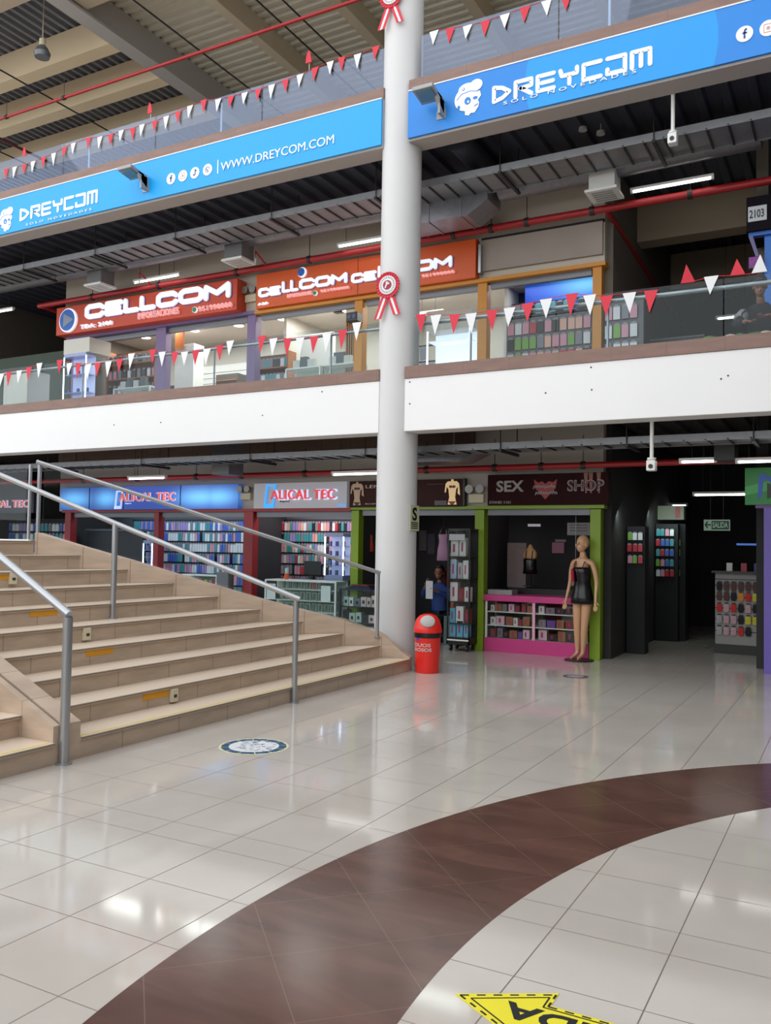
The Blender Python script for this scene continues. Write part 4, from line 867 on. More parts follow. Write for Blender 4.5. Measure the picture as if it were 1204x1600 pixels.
# shop counters, towers
fr_w = mat('vitrine_frame_white', (222, 228, 226), .35, var=0)
def vitrine(name, label, x0, x1, y0, y1, z0, z1, shelves, frm, back, items, base=None, gl=glass_c, cat='display case', grp=None, ft=.014):
    t = thing(name, label, cat, ((x0+x1)/2, (y0+y1)/2, z0), grp)
    for (x, y) in ((x0, y0), (x1, y0), (x0, y1), (x1, y1)): MB().box(x-ft, y-ft, z0, x+ft, y+ft, z1).build('corner_post', frm, t)
    for z in [z0+(base or .04)]+list(shelves): MB().box(x0, y0, z-.006, x1, y1, z+.006).build('shelf', frm, t)
    MB().box(x0-.01, y0-.01, z1-.012, x1+.01, y1+.01, z1+.012).build('top', frm, t)
    MB().box(x0, y1-.012, z0, x1, y1, z1).build('back_panel', back, t)
    if base: MB().box(x0-.01, y0-.01, z0, x1+.01, y1, z0+base).build('plinth', frm, t)
    MB().box(x0, y0-.004, z0+(base or .04), x1, y0, z1-.012).build('front_glass', gl, t)
    return t
phone_g = mat('phone_grey_green', (96, 108, 100), .35, var=.1, scale=20); mint = mat('mint_card', (196, 212, 198), .5, var=.04)
v = vitrine('glass_counter', 'glass counter with rows of phones on mint cards, beside the stairs on the ground floor', -8.70, -7.32, 11.80, 12.15, 0, .92, (.20, .42, .60, .78), fr_w, mint, None)
k = 0
for r, z in enumerate((.206, .426, .606, .786)):
    x = -8.62; n_i = 0
    while x < -7.4:
        if not (x > -7.60 and r == 3) and not (x < -8.45 and r == 3):
            t = MB().m(mint).box(x-.045, 11.90, z, x+.045, 11.905, z+.13).m(phone_g if (r, k % 9) != (3, 4) else mat('pack_red', PAL['red'])).box(x-.026, 11.88, z+.01, x+.026, 11.90, z+.115).build('boxed_phone', None)
            tag(t, f'phone on a mint card, {ordn(n_i)} on the {["lowest","second","third","top"][r]} shelf of the stair-side case', 'phone', 'phones in the glass counter')
            n_i += 1
        x += .118; k += 1
for x in (-8.58, -7.50): tag(box('price_sheet', (x-.09, 11.785, .60, x+.09, 11.79, .86), mat('pale_sheet', (204, 216, 214), .6, var=.03)), 'pale price sheet taped inside the glass counter, ' + ('left one' if x < -8 else 'right one'), 'sheet', 'sheets on the glass counter')
v = vitrine('display_cabinet', 'dark low cabinet with boxed gadgets left of the column', -7.22, -6.55, 11.78, 12.1, 0, .82, (.30, .55), mat('navy_cabinet', (34, 38, 58), .4, var=0), iw, None)
gc = [('white', (222, 224, 226)), ('sky blue', (130, 176, 216)), ('pale green', (186, 206, 196)), ('black', (30, 32, 40)), ('grey', (120, 124, 140)), ('red-marked white', (220, 196, 194))]
for r, z in enumerate((.05, .306, .556)):
    x = -7.19; n_i = 0
    while x < -6.62:
        w_ = random.uniform(.06, .12); h_ = random.uniform(.12, .20); n_, c_ = random.choice(gc)
        tag(MB().m(mat('gadget_'+n_, c_, .4, var=.03)).box(x, 11.83, z, x+w_, 11.95, z+h_).m(black_m).box(x+w_*.3, 11.826, z+h_*.3, x+w_*.7, 11.83, z+h_*.65).build('gadget_box', None), f'{n_} gadget box, {ordn(n_i)} on the {["lowest","middle","top"][r]} shelf of the dark cabinet by the column', 'box', 'gadget boxes in the dark cabinet'); x += w_+.012; n_i += 1
mb = MB(); 
for i, (c_, z) in enumerate((('navy', .832), ('black', .856), ('maroon', .88))):
    q = MB().prism([(-7.15+.05*i, 11.82, z), (-6.7-.03*i, 11.84, z), (-6.68, 12.06, z), (-7.12, 12.04, z)], (0, 0, .022)).build('folded_bag', mat('bag_'+c_, {'navy': (40, 48, 84), 'black': (28, 28, 34), 'maroon': (120, 44, 40)}[c_], .5), bevel=.006)
    tag(q, f'{c_} folded plastic bag in the small stack on the dark cabinet', 'bag', 'folded bags on the cabinet')
def tower(label, x, y, z0, z1, w_, lvl, grp, dim=None, em=ledm, lite=(168, 178, 214)):
    t = thing('lit_display_tower', label, 'display case', (x, y, z0), grp)
    f = mat('tower_frame', (150, 160, 200), .3, var=0)
    MB().box(x-w_/2, y-.12, z0, x+w_/2, y+.12, z0+.08).build('plinth', f, t); MB().box(x-w_/2, y-.12, z1-.06, x+w_/2, y+.12, z1).build('top', f, t)
    MB().box(x-w_/2, y+.11, z0+.08, x+w_/2, y+.12, z1-.06).build('back_panel', mat('tower_back', lite, .3, emit=.35), t)
    for s_ in (-1, 1): MB().box(x+s_*w_/2-.008, y-.12, z0+.08, x+s_*w_/2+.008, y-.105, z1-.06).build('led_edge', em, t)
    for i in range(1, lvl): z = z0+.08+(z1-z0-.14)*i/lvl; MB().box(x-w_/2+.01, y-.11, z-.004, x+w_/2-.01, y+.11, z+.004).build('shelf', f, t)
    for i in range(lvl):
        z = z0+.085+(z1-z0-.14)*i/lvl
        for j in range(3):
            xx = x-w_/2+.05+(w_-.1)*j/2
            tag(MB().box(xx-.02, y-.04, z, xx+.02, y+.0, z+.08).build('boxed_gadget', mat('gadget_dim_blue', (70, 80, 130), .4)), f'{["left","middle","right"][j]} bluish gadget on level {["one","two","three","four","five","six"][i]} of the {grp}', 'box', 'gadgets in the '+grp)
tower('bluish lit glass tower on the counter beside the lime post', -7.70, 12.45, .93, 1.72, .36, 4, 'lit tower of the white-sign shop')
tower('bluish lit glass tower near the foot of the blue-sign shop wall', -11.75, 12.3, .9, 1.55, .22, 4, 'lit tower of the blue-sign shop')
tag(box('back_counter', (-8.55, 12.27, 0, -7.45, 12.7, .928), mat('counter_slate', (70, 74, 84), .5)), 'slate grey back counter carrying the monitor and lit tower, white-sign shop', 'counter')
tag(box('tower_plinth', (-11.9, 12.15, 0, -11.6, 12.45, .898), mat('counter_slate', (70, 74, 84))), 'slate grey plinth under the small lit tower of the blue-sign shop', 'plinth')
tag(box('computer_monitor', (-8.28, 12.3, 1.0, -7.95, 12.34, 1.24), black_m, bevel=.01), 'dark monitor on the counter behind the phones', 'monitor')
tag(box('monitor_stand', (-8.15, 12.28, .93, -8.08, 12.36, 1.0), black_m), 'short black stand below the dark monitor', 'stand')
pc = thing('pen_cup', 'orange and white pen cup on the glass counter', 'cup', (-8.42, 12.0, .93)); MB().lathe([(.035, .93), (.04, 1.03)], (-8.42, 12.0, 0), 16).build('cup', mat('cup_orange', (222, 92, 40), .4), pc); MB().lathe([(.03, 1.03), (.032, 1.12)], (-8.42, 12.0, 0), 12).build('contents', mint, pc)
v = vitrine('glass_counter', 'small white-framed glass case half hidden by the stairs wall, blue-sign shop', -10.55, -9.75, 11.8, 12.05, 0, .95, (.25, .5, .74), fr_w, mint, None)
for r, z in enumerate((.506, .746)):
    for i in range(7): c_ = random.choice(['white', 'red', 'grey', 'green']); tag(box('small_box', (-10.5+.105*i, 11.85, z, -10.42+.105*i, 11.93, z+.13), mat('pack_'+c_, PAL[c_], .35)), f'{c_} small box, {ordn(i)} on the {["lower","upper"][r]} shelf of the white-framed case', 'box', 'boxes in the white-framed case')
tag(box('grey_pillar', (-9.68, 11.70, 0, -9.42, 11.86, 1.02), mat('grey_metal_box', (108, 110, 116), .5), bevel=.008), 'grey metal box post standing beside the wide red post', 'post')
# left end: dark stand of the blue-sign shop
t = thing('dark_kiosk', 'dark navy kiosk panel behind the stairs, under the left end of the blue sign', 'kiosk', (-12.9, 12.3, 0))
MB().box(-13.5, 12.3, 0, -12.0, 12.4, 1.72).build('panel', mat('navy_kiosk', (26, 32, 46), .5), t); MB().box(-13.5, 12.25, 1.72, -11.95, 12.42, 1.76).build('top_edge', mat('kiosk_edge', (70, 80, 96), .4), t); MB().box(-12.75, 12.285, 0, -12.71, 12.3, 1.72).build('seam', black_m, t)
# far-left shop seen through the landing glass
struct(box('wall_corridor', (-26, SY+.2, 0, -17.6, SY+.35, 3.3), cw))
fs = thing('backlit_sign', 'small red-lit phone shop sign at the left frame edge', 'sign', (-16, 13, 2.1), 'ground floor phone shop signs')
a, b = onY(0, 800, 13.2), onY(46, 765, 13.2)
MB().box(-18.5, 13.2, a.z-.02, b.x+.15, 13.3, b.z+.12).build('panel', mat('grey_sign_dim', (92, 92, 104), .4), fs)
text_part('ALICAL TEC', b.x-1.6, a.z+.10, b.x, a.z+.27, 13.2, halo, fs, bold=.03, depth=.02); text_part('ALICAL TEC', b.x-1.59, a.z+.108, b.x-.01, a.z+.262, 13.18, litred, fs, bold=.01, depth=.02)
rails('at the left edge', -17.2, -15.2, 13.45, 1.92, .22, 4)
box('board', (-17.3, 13.46, 0, -15.1, 13.52, 2.0), dark_m, bpy.data.objects['display_rack.002'])
hang_rows('at the left edge', -17.2, -15.2, 13.4, 1.9, .22, 4, .12, .1, .03, .18, cool, 'phone cases at the left edge', name='boxed_phone_case')
# ------------------------------------------------------------------ pink counter of the right shop
pinkp = mat('pink_counter_paint', (198, 60, 128), .4, var=.04)
pk = vitrine('pink_counter', 'pink counter with glass front full of boxed goods, under the SEX SHOP sign', -4.80, -3.30, 11.97, 12.35, 0, .80, (.38, .58), white_pl, iw, None, base=.19)
MB().box(-4.86, 11.92, .74, -3.26, 12.4, .83).build('countertop', pinkp, pk, bevel=.006); MB().box(-4.82, 11.945, 0, -3.27, 11.96, .20).build('kick_panel', pinkp, pk)
MB().box(-4.09, 11.955, .2, -4.05, 11.97, .75).build('middle_post', mat('pale_pink', (226, 170, 190), .4), pk)
pg = [('white', (216, 214, 216)), ('black', (26, 24, 28)), ('deep red', (130, 34, 40)), ('violet', (84, 74, 160)), ('pink-printed white', (220, 180, 194)), ('brown', (150, 96, 56)), ('grey', (120, 120, 128))]
pr_ = mat('print_magenta', (170, 40, 90), .5, var=0)
def goods(x0, x1, y, z, hmin, hmax, place, grp, pal, prnt=pr_, n='goods_box', wmin=.06, wmax=.13):
    x = x0; n_i = 0
    while x < x1-wmin:
        w_ = min(random.uniform(wmin, wmax), x1-x); h_ = random.uniform(hmin, hmax); nm, c_ = random.choice(pal)
        tag(MB().m(mat('goods_'+nm.replace(' ', '_'), c_, .45, var=.04)).box(x, y, z, x+w_, y+.09, z+h_).m(prnt).box(x+w_*.3, y-.003, z+h_*.25, x+w_*.55, y, z+h_*.75).build(n, None), f'{nm} box, {ordn(n_i)} {place}', 'box', grp); n_i += 1; x += w_+random.uniform(.006, .03)
for z, hm, nm in ((.205, .15, 'bottom'), (.387, .15, 'middle'), (.587, .13, 'top')):
    goods(-4.76, -4.12, 12.03, z, hm*.6, hm, f'on the {nm} left shelf of the pink counter', 'goods in the pink counter', pg)
    goods(-4.02, -3.33, 12.03, z, hm*.6, hm, f'on the {nm} right shelf of the pink counter', 'goods in the pink counter', pg)
tag(box('white_tray', (-4.80, 12.0, .832, -4.42, 12.25, .90), mat('tray_grey_white', (150, 148, 150), .5)), 'pale flat tray at the left end of the pink counter', 'tray')
tag(box('menu_board', (-4.72, 12.6, .92, -4.42, 12.63, 1.60), mat('dim_poster_grey', (128, 112, 110), .5, var=.15, scale=9)), 'grey poster panel standing at the left behind the pink counter', 'poster')
tag(MB().m(mat('dim_sheet', (120, 116, 116), .6)).box(-3.66, 12.2, 1.72, -3.32, 12.205, 1.90).m(mat('sheet_ink', (60, 58, 60), .6, var=0)).box(-3.62, 12.197, 1.86, -3.36, 12.2, 1.87).box(-3.62, 12.197, 1.82, -3.36, 12.2, 1.83).box(-3.62, 12.197, 1.78, -3.36, 12.2, 1.79).build('notice_sheet', None), 'pale notice sheet hanging high behind the mannequin', 'sheet')
p_, q_ = onY(862, 864, 13.67), onY(881, 843, 13.67)
tag(MB().m(mat('pink_dim_poster', (196, 130, 150), .5, var=.1, scale=20)).box(p_.x, 13.67, p_.z, q_.x, 13.7, q_.z-.05).m(mat('sheet_white_dim', (170, 166, 166), .6)).box(p_.x+.05, 13.67, q_.z-.04, q_.x+.03, 13.7, q_.z).build('pink_poster', None), 'small pink poster with a white strip above, right back of the pink counter shop', 'poster')
tag(box('ceiling_neon', (-4.50, 12.9, 1.86, -4.30, 12.92, 1.90), mat('dim_neon', (190, 190, 200), .5, emit=.3)), 'small dim lit strip high in the pink counter shop', 'lamp')
# tall black product tower left of the pink counter
x0, x1, y0, y1 = -5.27, -4.93, 11.62, 11.92
tw = vitrine('product_tower', 'tall black glass product tower on casters left of the pink counter', x0, x1, y0, y1, .10, 1.78, (.40, .72, 1.05, 1.38), black_m, iw, None, base=.10, ft=.010)
MB().box(x0, y0-.012, .155, x1, y0-.010, .175).build('white_stripe', white_pl, tw); MB().box(x0+.01, y0-.006, 1.62, x1-.08, y0-.002, 1.71).build('header_strip', mat('tower_header_grey', (176, 180, 184), .5), tw)
for dx in (.04, .30):
    for dy in (.04, .26): MB().tube([(x0+dx-.012, y0+dy, .045), (x0+dx+.012, y0+dy, .045)], .044, 12).box(x0+dx-.02, y0+dy-.02, .05, x0+dx+.02, y0+dy+.02, .11).build('caster', black_m, tw)
for i, z in enumerate((.208, .407, .727, 1.057, 1.387)):
    goods(x0+.015, x1-.01, y0+.05, z, .19, .29, f'on the {["lowest","second","third","fourth","top"][i]} shelf of the tall black tower', 'goods in the black tower', [('white', (216, 214, 216)), ('white', (216, 214, 216)), ('pale grey', (170, 170, 176)), ('sky blue', (92, 170, 206)), ('deep red', (150, 34, 40)), ('black', (26, 24, 28)), ('light blue', (170, 190, 220))], wmin=.07, wmax=.12)
# bin
def onbin(a, r): return (-4.57+r*math.sin(a), 9.50-r*math.cos(a))
bn = thing('litter_bin', 'red plastic swing-lid litter bin with a black bag edge at the foot of the column', 'bin', (-4.57, 9.50, 0))
rb_ = mat('red_plastic', (226, 40, 32), .35, var=.02)
MB().lathe([(.138, 0), (.142, .01), (.146, .1), (.158, .44), (.160, .45)], (-4.57, 9.5, 0), 48).build('body', rb_, bn, smooth='auto')
mb = MB(); prof = [(.163, .425), (.168, .44), (.166, .47), (.170, .49), (.160, .50)]; mb.lathe(prof, (-4.57, 9.5, 0), 48); o = mb.build('bin_bag', mat('black_bag', (16, 16, 18), .25, var=.2, scale=30), bn, smooth='auto')
MB().lathe([(.170, .485), (.172, .53), (.166, .545), (.160, .58), (.140, .64), (.100, .685), (.05, .705), (.002, .71)], (-4.57, 9.5, 0), 48).build('dome_lid', rb_, bn, smooth='auto')
# round grey flap on the dome facing the hall
fd = Vector((.40, -.85, .42)).normalized(); fc = Vector((-4.57, 9.5, .565))+fd*.150; uu = fd.cross(Vector((0, 0, 1))).normalized(); vv = uu.cross(fd)
mb = MB(); rings = [(.0, .030), (.05, .027), (.085, .012), (.092, -.02)]; vr = []
for r, h_ in rings[1:]: vr.append([mb.bm.verts.new(fc+uu*r*math.cos(t)+vv*r*math.sin(t)*.86+fd*h_) for t in [2*math.pi*k/28 for k in range(28)]])
mb._f(vr[0])
for a_, b_ in zip(vr, vr[1:]):
    for k in range(28): mb._f([a_[k], a_[(k+1) % 28], b_[(k+1) % 28], b_[k]])
mb.build('flap', mat('flap_grey', (176, 172, 168), .5, var=.06, scale=30), bn, smooth='auto')
def bend_text(txt, zc, h_, a0, a1, r, mt):
    o = text_part(txt, 0, 0, 1, 1, 0, mt, None, name='lettering', bold=.03, depth=0)
    for v in o.data.vertices:
        u, w_ = v.co.x, v.co.z; a = a0+(a1-a0)*u; rr = r+.002+(.002 if v.co.y < -1e-6 else 0); x, y = onbin(a, rr); v.co = Vector((x+4.57, y-9.5, zc+h_*w_))
    o.parent = bn; return o
bend_text('RESIDUOS', .318, .044, -1.75, .70, .1545, white_pl); bend_text('PELIGROSOS', .262, .044, -1.95, .78, .1530, white_pl)
mb = MB(); n_ = 10; pts = [(math.cos(2*math.pi*k/16)*.16, math.sin(2*math.pi*k/16)*.022) for k in range(16)]
vs = [mb.bm.verts.new((*onbin(-.38+a*.9, .1595), .408+b)) for a, b in pts]; vs2 = [mb.bm.verts.new((*onbin(-.38+a*.9, .1575), .408+b)) for a, b in pts]
mb._f(vs)
for k in range(16): mb._f([vs[k], vs[(k+1) % 16], vs2[(k+1) % 16], vs2[k]])
mb.build('blue_sticker', mat('sticker_blue', (30, 80, 190), .4, var=0), bn)
# safety sign on the column
sg = thing('safety_sign', 'pale glow safety sign with a black S on the right side of the column', 'sign', (-5.0, 9.7, 1.9))
a = onY(648, 808, 9.66)
dirn = Vector((math.cos(math.radians(-2)), math.sin(math.radians(-2)), 0)); tn = Vector((-dirn.y, dirn.x, 0)); c0 = Vector((-5.2, 9.83, 0))+dirn*.268
mb = MB(); z0, z1 = a.z-.17, a.z+.155; mb.prism([c0+tn*-.12+Vector((0, 0, z0)), c0+tn*.12+Vector((0, 0, z0)), c0+tn*.12+Vector((0, 0, z1)), c0+tn*-.12+Vector((0, 0, z1))], -dirn*.006); mb.build('plate', mat('glow_plate', (196, 202, 168), .5, var=.03), sg)
so2 = text_part('S', -.06, 0, .06, .17, 0, black_m, None, bold=.03, depth=.002)
for v in so2.data.vertices: p = c0+tn*v.co.x+dirn*(.001-v.co.y)+Vector((0, 0, z0+.13+v.co.z)); v.co = p-Vector((-5.0, 9.7, 1.9))
so2.parent = sg
mb = MB()
for i in range(4): z = z0+.10-.024*i; mb.prism([c0+tn*-.09+Vector((0, 0, z)), c0+tn*.09+Vector((0, 0, z)), c0+tn*.09+Vector((0, 0, z+.012)), c0+tn*-.09+Vector((0, 0, z+.012))], dirn*.002)
mb.build('fine_print', black_m, sg)
# ------------------------------------------------------------------ floor decals
dc = thing('floor_decal', 'round white floor sticker with a blue and yellow rim in front of the stairs', 'sticker', (-3.985, 5.30, 0))
def fdisc(r, z, x=-3.985, y=5.30, n=48): return [(x+r*math.cos(2*math.pi*k/n), y+r*math.sin(2*math.pi*k/n), z) for k in range(n)]
MB().prism(fdisc(.262, .0005), (0, 0, .0008)).build('outer_rim', mat('decal_cream', (214, 216, 170), .3, var=.05), dc)
mb = MB(); r0, r1 = .185, .245
for k in range(36):
    a0, a1 = 2*math.pi*k/36, 2*math.pi*(k+.78+.2*(k % 3))/36
    mb.prism([(-3.985+r*math.cos(a_), 5.30+r*math.sin(a_), .0014) for r, a_ in ((r0, a0), (r1, a0), (r1-.006*(k % 2), a1), (r0, a1))], (0, 0, .0005))
mb.build('blue_ring', mat('decal_blue', (44, 84, 122), .3, var=.2, scale=30), dc)
MB().prism(fdisc(.188, .0014), (0, 0, .0012)).build('white_disc', mat('decal_white', (226, 228, 230), .25, var=.02), dc)
mb = MB()
for i in range(46):
    a_ = random.uniform(0, 6.28); r = .17*math.sqrt(random.random()); l_ = random.uniform(.012, .045); u_ = Vector((math.cos(.86), math.sin(.86), 0)); p = Vector((-3.985+r*math.cos(a_), 5.30+r*math.sin(a_), .003))
    mb.prism([p, p+u_*l_, p+u_*l_+Vector((-.009, .008, 0)), p+Vector((-.007, .007, 0))], (0, 0, .0004))
mb.build('worn_print', mat('decal_print', (92, 112, 130), .4, var=.3, scale=40), dc)
d2 = thing('floor_decal', 'small faded dark floor sticker in front of the pink counter', 'sticker', (-2.95, 10.22, 0)); 
MB().prism(fdisc(.15, .0005, -2.95, 10.22), (0, 0, .001)).build('rim', mat('decal_dark', (70, 74, 92), .3, var=.3, scale=30), d2); MB().prism(fdisc(.10, .0015, -2.95, 10.22), (0, 0, .001)).build('centre', mat('decal_grey', (150, 152, 160), .3, var=.2, scale=30), d2)
# yellow exit arrow on the floor
ya = thing('floor_arrow', 'yellow arrow floor sticker with black lettering at the bottom right', 'sticker', (-1.0, 2.7, 0))
D = Vector((math.cos(math.radians(-14)), math.sin(math.radians(-14)), 0))      # from tip backwards
tip = Vector((-1.21, 2.77, .0006)); 
A1 = Vector((-.895, 2.955, .0006)); ax = Vector((.9, -.10, 0)).normalized()
def ap(u, v): # u along the shaft from the tip, v across
    ax_ = Vector((1, -.0, 0)); pv = Vector((-ax_.y, ax_.x, 0)); return tip+ax_*u+pv*v
W2, S2, HL = .185, .09, .31
out = [ap(0, 0), ap(HL, W2), ap(HL, S2), ap(1.1, S2), ap(1.1, -S2), ap(HL, -S2), ap(HL, -W2)]
MB().prism(out, (0, 0, .0012)).build('yellow_shape', mat('arrow_yellow', (232, 218, 40), .35, var=.05, scale=10), ya)
def inset(f): return [ap(.06, 0), ap(HL-.02, W2-.045), ap(HL-.02, S2-.022), ap(1.1, S2-.022)], [ap(.06, 0), ap(HL-.02, -W2+.045), ap(HL-.02, -S2+.022), ap(1.1, -S2+.022)]
def fline(mb, pts, w_, dash=0):
    for p, q in zip(pts, pts[1:]):
        d = q-p; L = d.length; d.normalize(); n_ = Vector((-d.y, d.x, 0))*w_/2; k = 0
        while k < L:
            e = min(L, k+(dash or L)); a_, b_ = p+d*k, p+d*e; a_ = a_+Vector((0, 0, .0014)); b_ = b_+Vector((0, 0, .0014)); mb.prism([a_+n_, b_+n_, b_-n_, a_-n_], (0, 0, .0004)); k += (dash*1.9 if dash else L)
mb = MB()
for l_ in inset(0): fline(mb, l_, .006)
fline(mb, [ap(.02, .0), ap(HL-.006, W2-.018), ap(HL-.006, S2-.010), ap(1.1, S2-.010)], .008, .03); fline(mb, [ap(.02, 0), ap(HL-.006, -W2+.018), ap(HL-.006, -S2+.010), ap(1.1, -S2+.010)], .008, .03)
mb.build('border_lines', black_m, ya)
to = text_part('SALIDA', 0, 0, 1, 1, 0, black_m, None, bold=.03, depth=.001)
for v in to.data.vertices:     # reads from the far side: A nearest the tip
    p = ap(.175+(1-v.co.x)*.56, .05-.10*v.co.z); v.co = Vector((p.x, p.y, .0022+(.0006 if v.co.y < -1e-5 else 0)))-ya.location
to.parent = ya; to.data.update()
# ================================================================== UPSTAIRS SHOP CONTENTS
def pxbox(name, label, cat, a, b, Y, dep, mt, z0=None, grp=None, bevel=.006):
    p, q = onY(*a, Y), onY(*b, Y)      # a = lower left, b = upper right on the front plane Y
    o = box(name, (p.x, Y, z0 if z0 is not None else min(p.z, q.z), q.x, Y+dep, max(p.z, q.z)), mt, bevel=bevel); return tag(o, label, cat, grp)
shop_w = mat('bright_shop_white', (236, 236, 232), .5, var=.02)
# lit tower and cream box at the far left
tower('bluish lit glass showcase under the left end of the big red-orange sign', -12.72, 11.3, 3.52, 5.0, .58, 4, 'lit showcase upstairs at the left', lite=(220, 226, 240))
tag(box('white_cabinet', (-13.02, 11.18, 5.0, -12.35, 11.7, 5.27), mat('cabinet_cream', (196, 194, 184), .5)), 'cream box topping the lit showcase on the middle gallery', 'cabinet')
tag(box('white_cabinet', (-14.05, 10.7, 3.52, -13.40, 11.2, 4.66), mat('cabinet_cream', (196, 194, 184))), 'tall cream cabinet behind the gallery glass at the far left', 'cabinet')
struct(box('wall_shop', (-17.5, 12.2, 3.52, -14.0, 12.4, 5.4), mat('dim_green_shop', (50, 66, 52), .6, var=.1)))
# slat walls and shelves
sl = mat('slatwall_white', (238, 238, 236), .4, var=0); slg = mat('slat_groove', (150, 150, 150), .5, var=0)
t = thing('slat_wall', 'bright white slat wall in the shop under the big red-orange sign', 'slat wall', (-10.6, 14.1, 3.52)); MB().box(-12.6, 14.1, 3.52, -9.3, 14.18, 5.25).build('panel', sl, t); mb = MB()
for i in range(14): mb.box(-12.6, 14.094, 3.66+.11*i, -9.3, 14.1, 3.672+.11*i)
mb.build('grooves', slg, t)['kind'] = 'stuff'
woodm = mat('shelf_wood', (170, 110, 70), .55, var=.1, scale=6)
def wood_shelf(label, x0, x1, Y, zs, n, grp, pal, short, base=3.52):
    t = thing('wood_shelf', label, 'shelf', ((x0+x1)/2, Y, base), 'wood shelves of the upstairs shops')
    MB().box(x0, Y+.24, base, x1, Y+.26, zs[-1]+.28).build('back_panel', mat('shelf_back_brown', (120, 84, 60), .6), t)
    for x in (x0, x1): MB().box(x-.015, Y, base, x+.015, Y+.25, zs[-1]+.28).build('side_panel', woodm, t)
    for z in zs: MB().box(x0, Y, z-.02, x1, Y+.25, z).build('shelf', woodm, t)
    for r, z in enumerate(zs):
        for i in range(n):
            x = x0+.06+(x1-x0-.12)*i/(n-1); c = random.choice(pal)
            o = bpy.data.objects.new('boxed_case', pack_mesh(c, .08, .03, .18)); col.objects.link(o); o.location = (x, Y+.04, z+.181)
            tag(o, f'{c} boxed case, {ordn(i)} on the {ordn(r)} shelf up, {short}', 'phone case', grp)
wood_shelf('dark wood shelf left in the upstairs shop', -13.4, -12.1, 12.6, (3.9, 4.2, 4.5, 4.8, 5.1), 10, 'boxed cases on the left wood shelf', ['black', 'grey', 'pink', 'white'], 'dark wood shelf upstairs')
wood_shelf('orange wood shelf right of the lilac post', -9.72, -8.85, 12.5, (3.85, 4.13, 4.41, 4.69), 10, 'boxed cases on the middle wood shelf', ['teal', 'grey', 'white', 'black'], 'orange wood shelf upstairs')
pxbox('white_column', 'white square column inside the upstairs shop under the big sign', 'column', (272, 606), (303, 536), 12.8, .3, shop_w, 3.52)
pxbox('orange_poster', 'orange and white poster on the inner column, left upstairs shop', 'poster', (273, 548), (288, 513), 12.78, .01, mat('poster_orange', (214, 128, 66), .5, var=.2, scale=9))
pxbox('white_partition', 'tall white partition left of the wood slats, upstairs', 'partition', (468, 600), (520, 518), 12.9, .1, shop_w, 3.52)
pxbox('dark_display', 'dark display panel beside the white partition, upstairs', 'display', (520, 592), (548, 548), 12.7, .05, mat('display_slate', (90, 100, 112), .4, var=.1), 3.52)
def counter(label, a, b, Y, grp='glass counters of the upstairs shops'):
    p, q = onY(*a, Y), onY(*b, Y); t = vitrine('glass_counter', label, p.x, q.x, Y, Y+.3, 3.52, q.z, (3.52+(q.z-3.52)*.55,), fr_w, mint, None, grp=grp); return t, p.x, q.x, q.z
for li, (lab, a, b, Y, n) in enumerate((('small glass counter with a pale green top, left upstairs shop', (178, 615), (234, 603), 12.3, 4), ('white framed glass counter right of the lilac post, upstairs', (447, 590), (500, 572), 12.2, 3), ('white framed glass counter by the ochre post, upstairs', (503, 590), (558, 566), 12.25, 3))):
    t, x0, x1, zt = counter(lab, a, b, Y)
    for i in range(n): tag(box('boxed_item', (x0+.08+(x1-x0-.25)*i/n, Y+.08, zt+.013, x0+.22+(x1-x0-.25)*i/n, Y+.16, zt+.16+.05*(i % 2)), mat(['item_pale', 'item_slate'][i % 2], [(200, 206, 200), (92, 104, 108)][i % 2], .5)), f'{["pale","slate"][i % 2]} boxed item, {ordn(i)} on the {["leftmost", "middle", "rightmost"][li]} glass counter upstairs', 'box', 'boxed items on upstairs counters')
lc = thing('security_camera', 'dark security camera with a lit lens hanging near the ochre post, upstairs', 'camera', onY(530, 486, 12.4)); p = onY(530, 486, 12.4); MB().box(p.x-.09, 12.36, p.z-.03, p.x+.08, 12.46, p.z+.03).build('housing', black_m, lc); MB().box(p.x+.08, 12.37, p.z-.025, p.x+.11, 12.44, p.z+.025).build('lit_lens', downl, lc); MB().tube([(p.x, 12.41, p.z+.03), (p.x, 12.41, 5.72)], .01, 8).build('mount', black_m, lc)
sp = thing('wall_speaker', 'black loudspeaker with round drivers on the ochre post left of the column', 'speaker', onY(554, 497, 11.8)); p = onY(554, 497, 11.8); MB().box(p.x-.10, 11.70, p.z-.075, p.x+.10, 11.9, p.z+.075).build('housing', black_m, sp, bevel=.01)
for dx in (-.045, .045): MB().lathe([(.035, -.008), (.03, 0)], (p.x+dx, 11.70, p.z), 16, 'y').build('driver', mat('driver_blue', (60, 70, 110), .4), sp)
for i, (x0, x1, y, z1, c, l) in enumerate(((-13.1, -12.3, 13.4, 4.75, (70, 62, 60), 'dark brown back display, left of the first lilac post inside, upstairs'), (-11.3, -10.75, 13.5, 4.9, (92, 84, 80), 'brown grey display cabinet behind the white inner column, upstairs'))):
    t = thing('display_cabinet', l, 'display cabinet', (x0, y, 3.52), 'cabinets of the upstairs shops'); m_ = mat(f'cabinet_tone_{i}', c, .6, var=.1)
    MB().box(x0, y, 3.52, x1, y+.3, z1).build('body', m_, t); k = 3.8
    while k < z1-.1: MB().box(x0+.02, y-.03, k, x1-.02, y, k+.02).build('ledge', woodm, t); k += .24
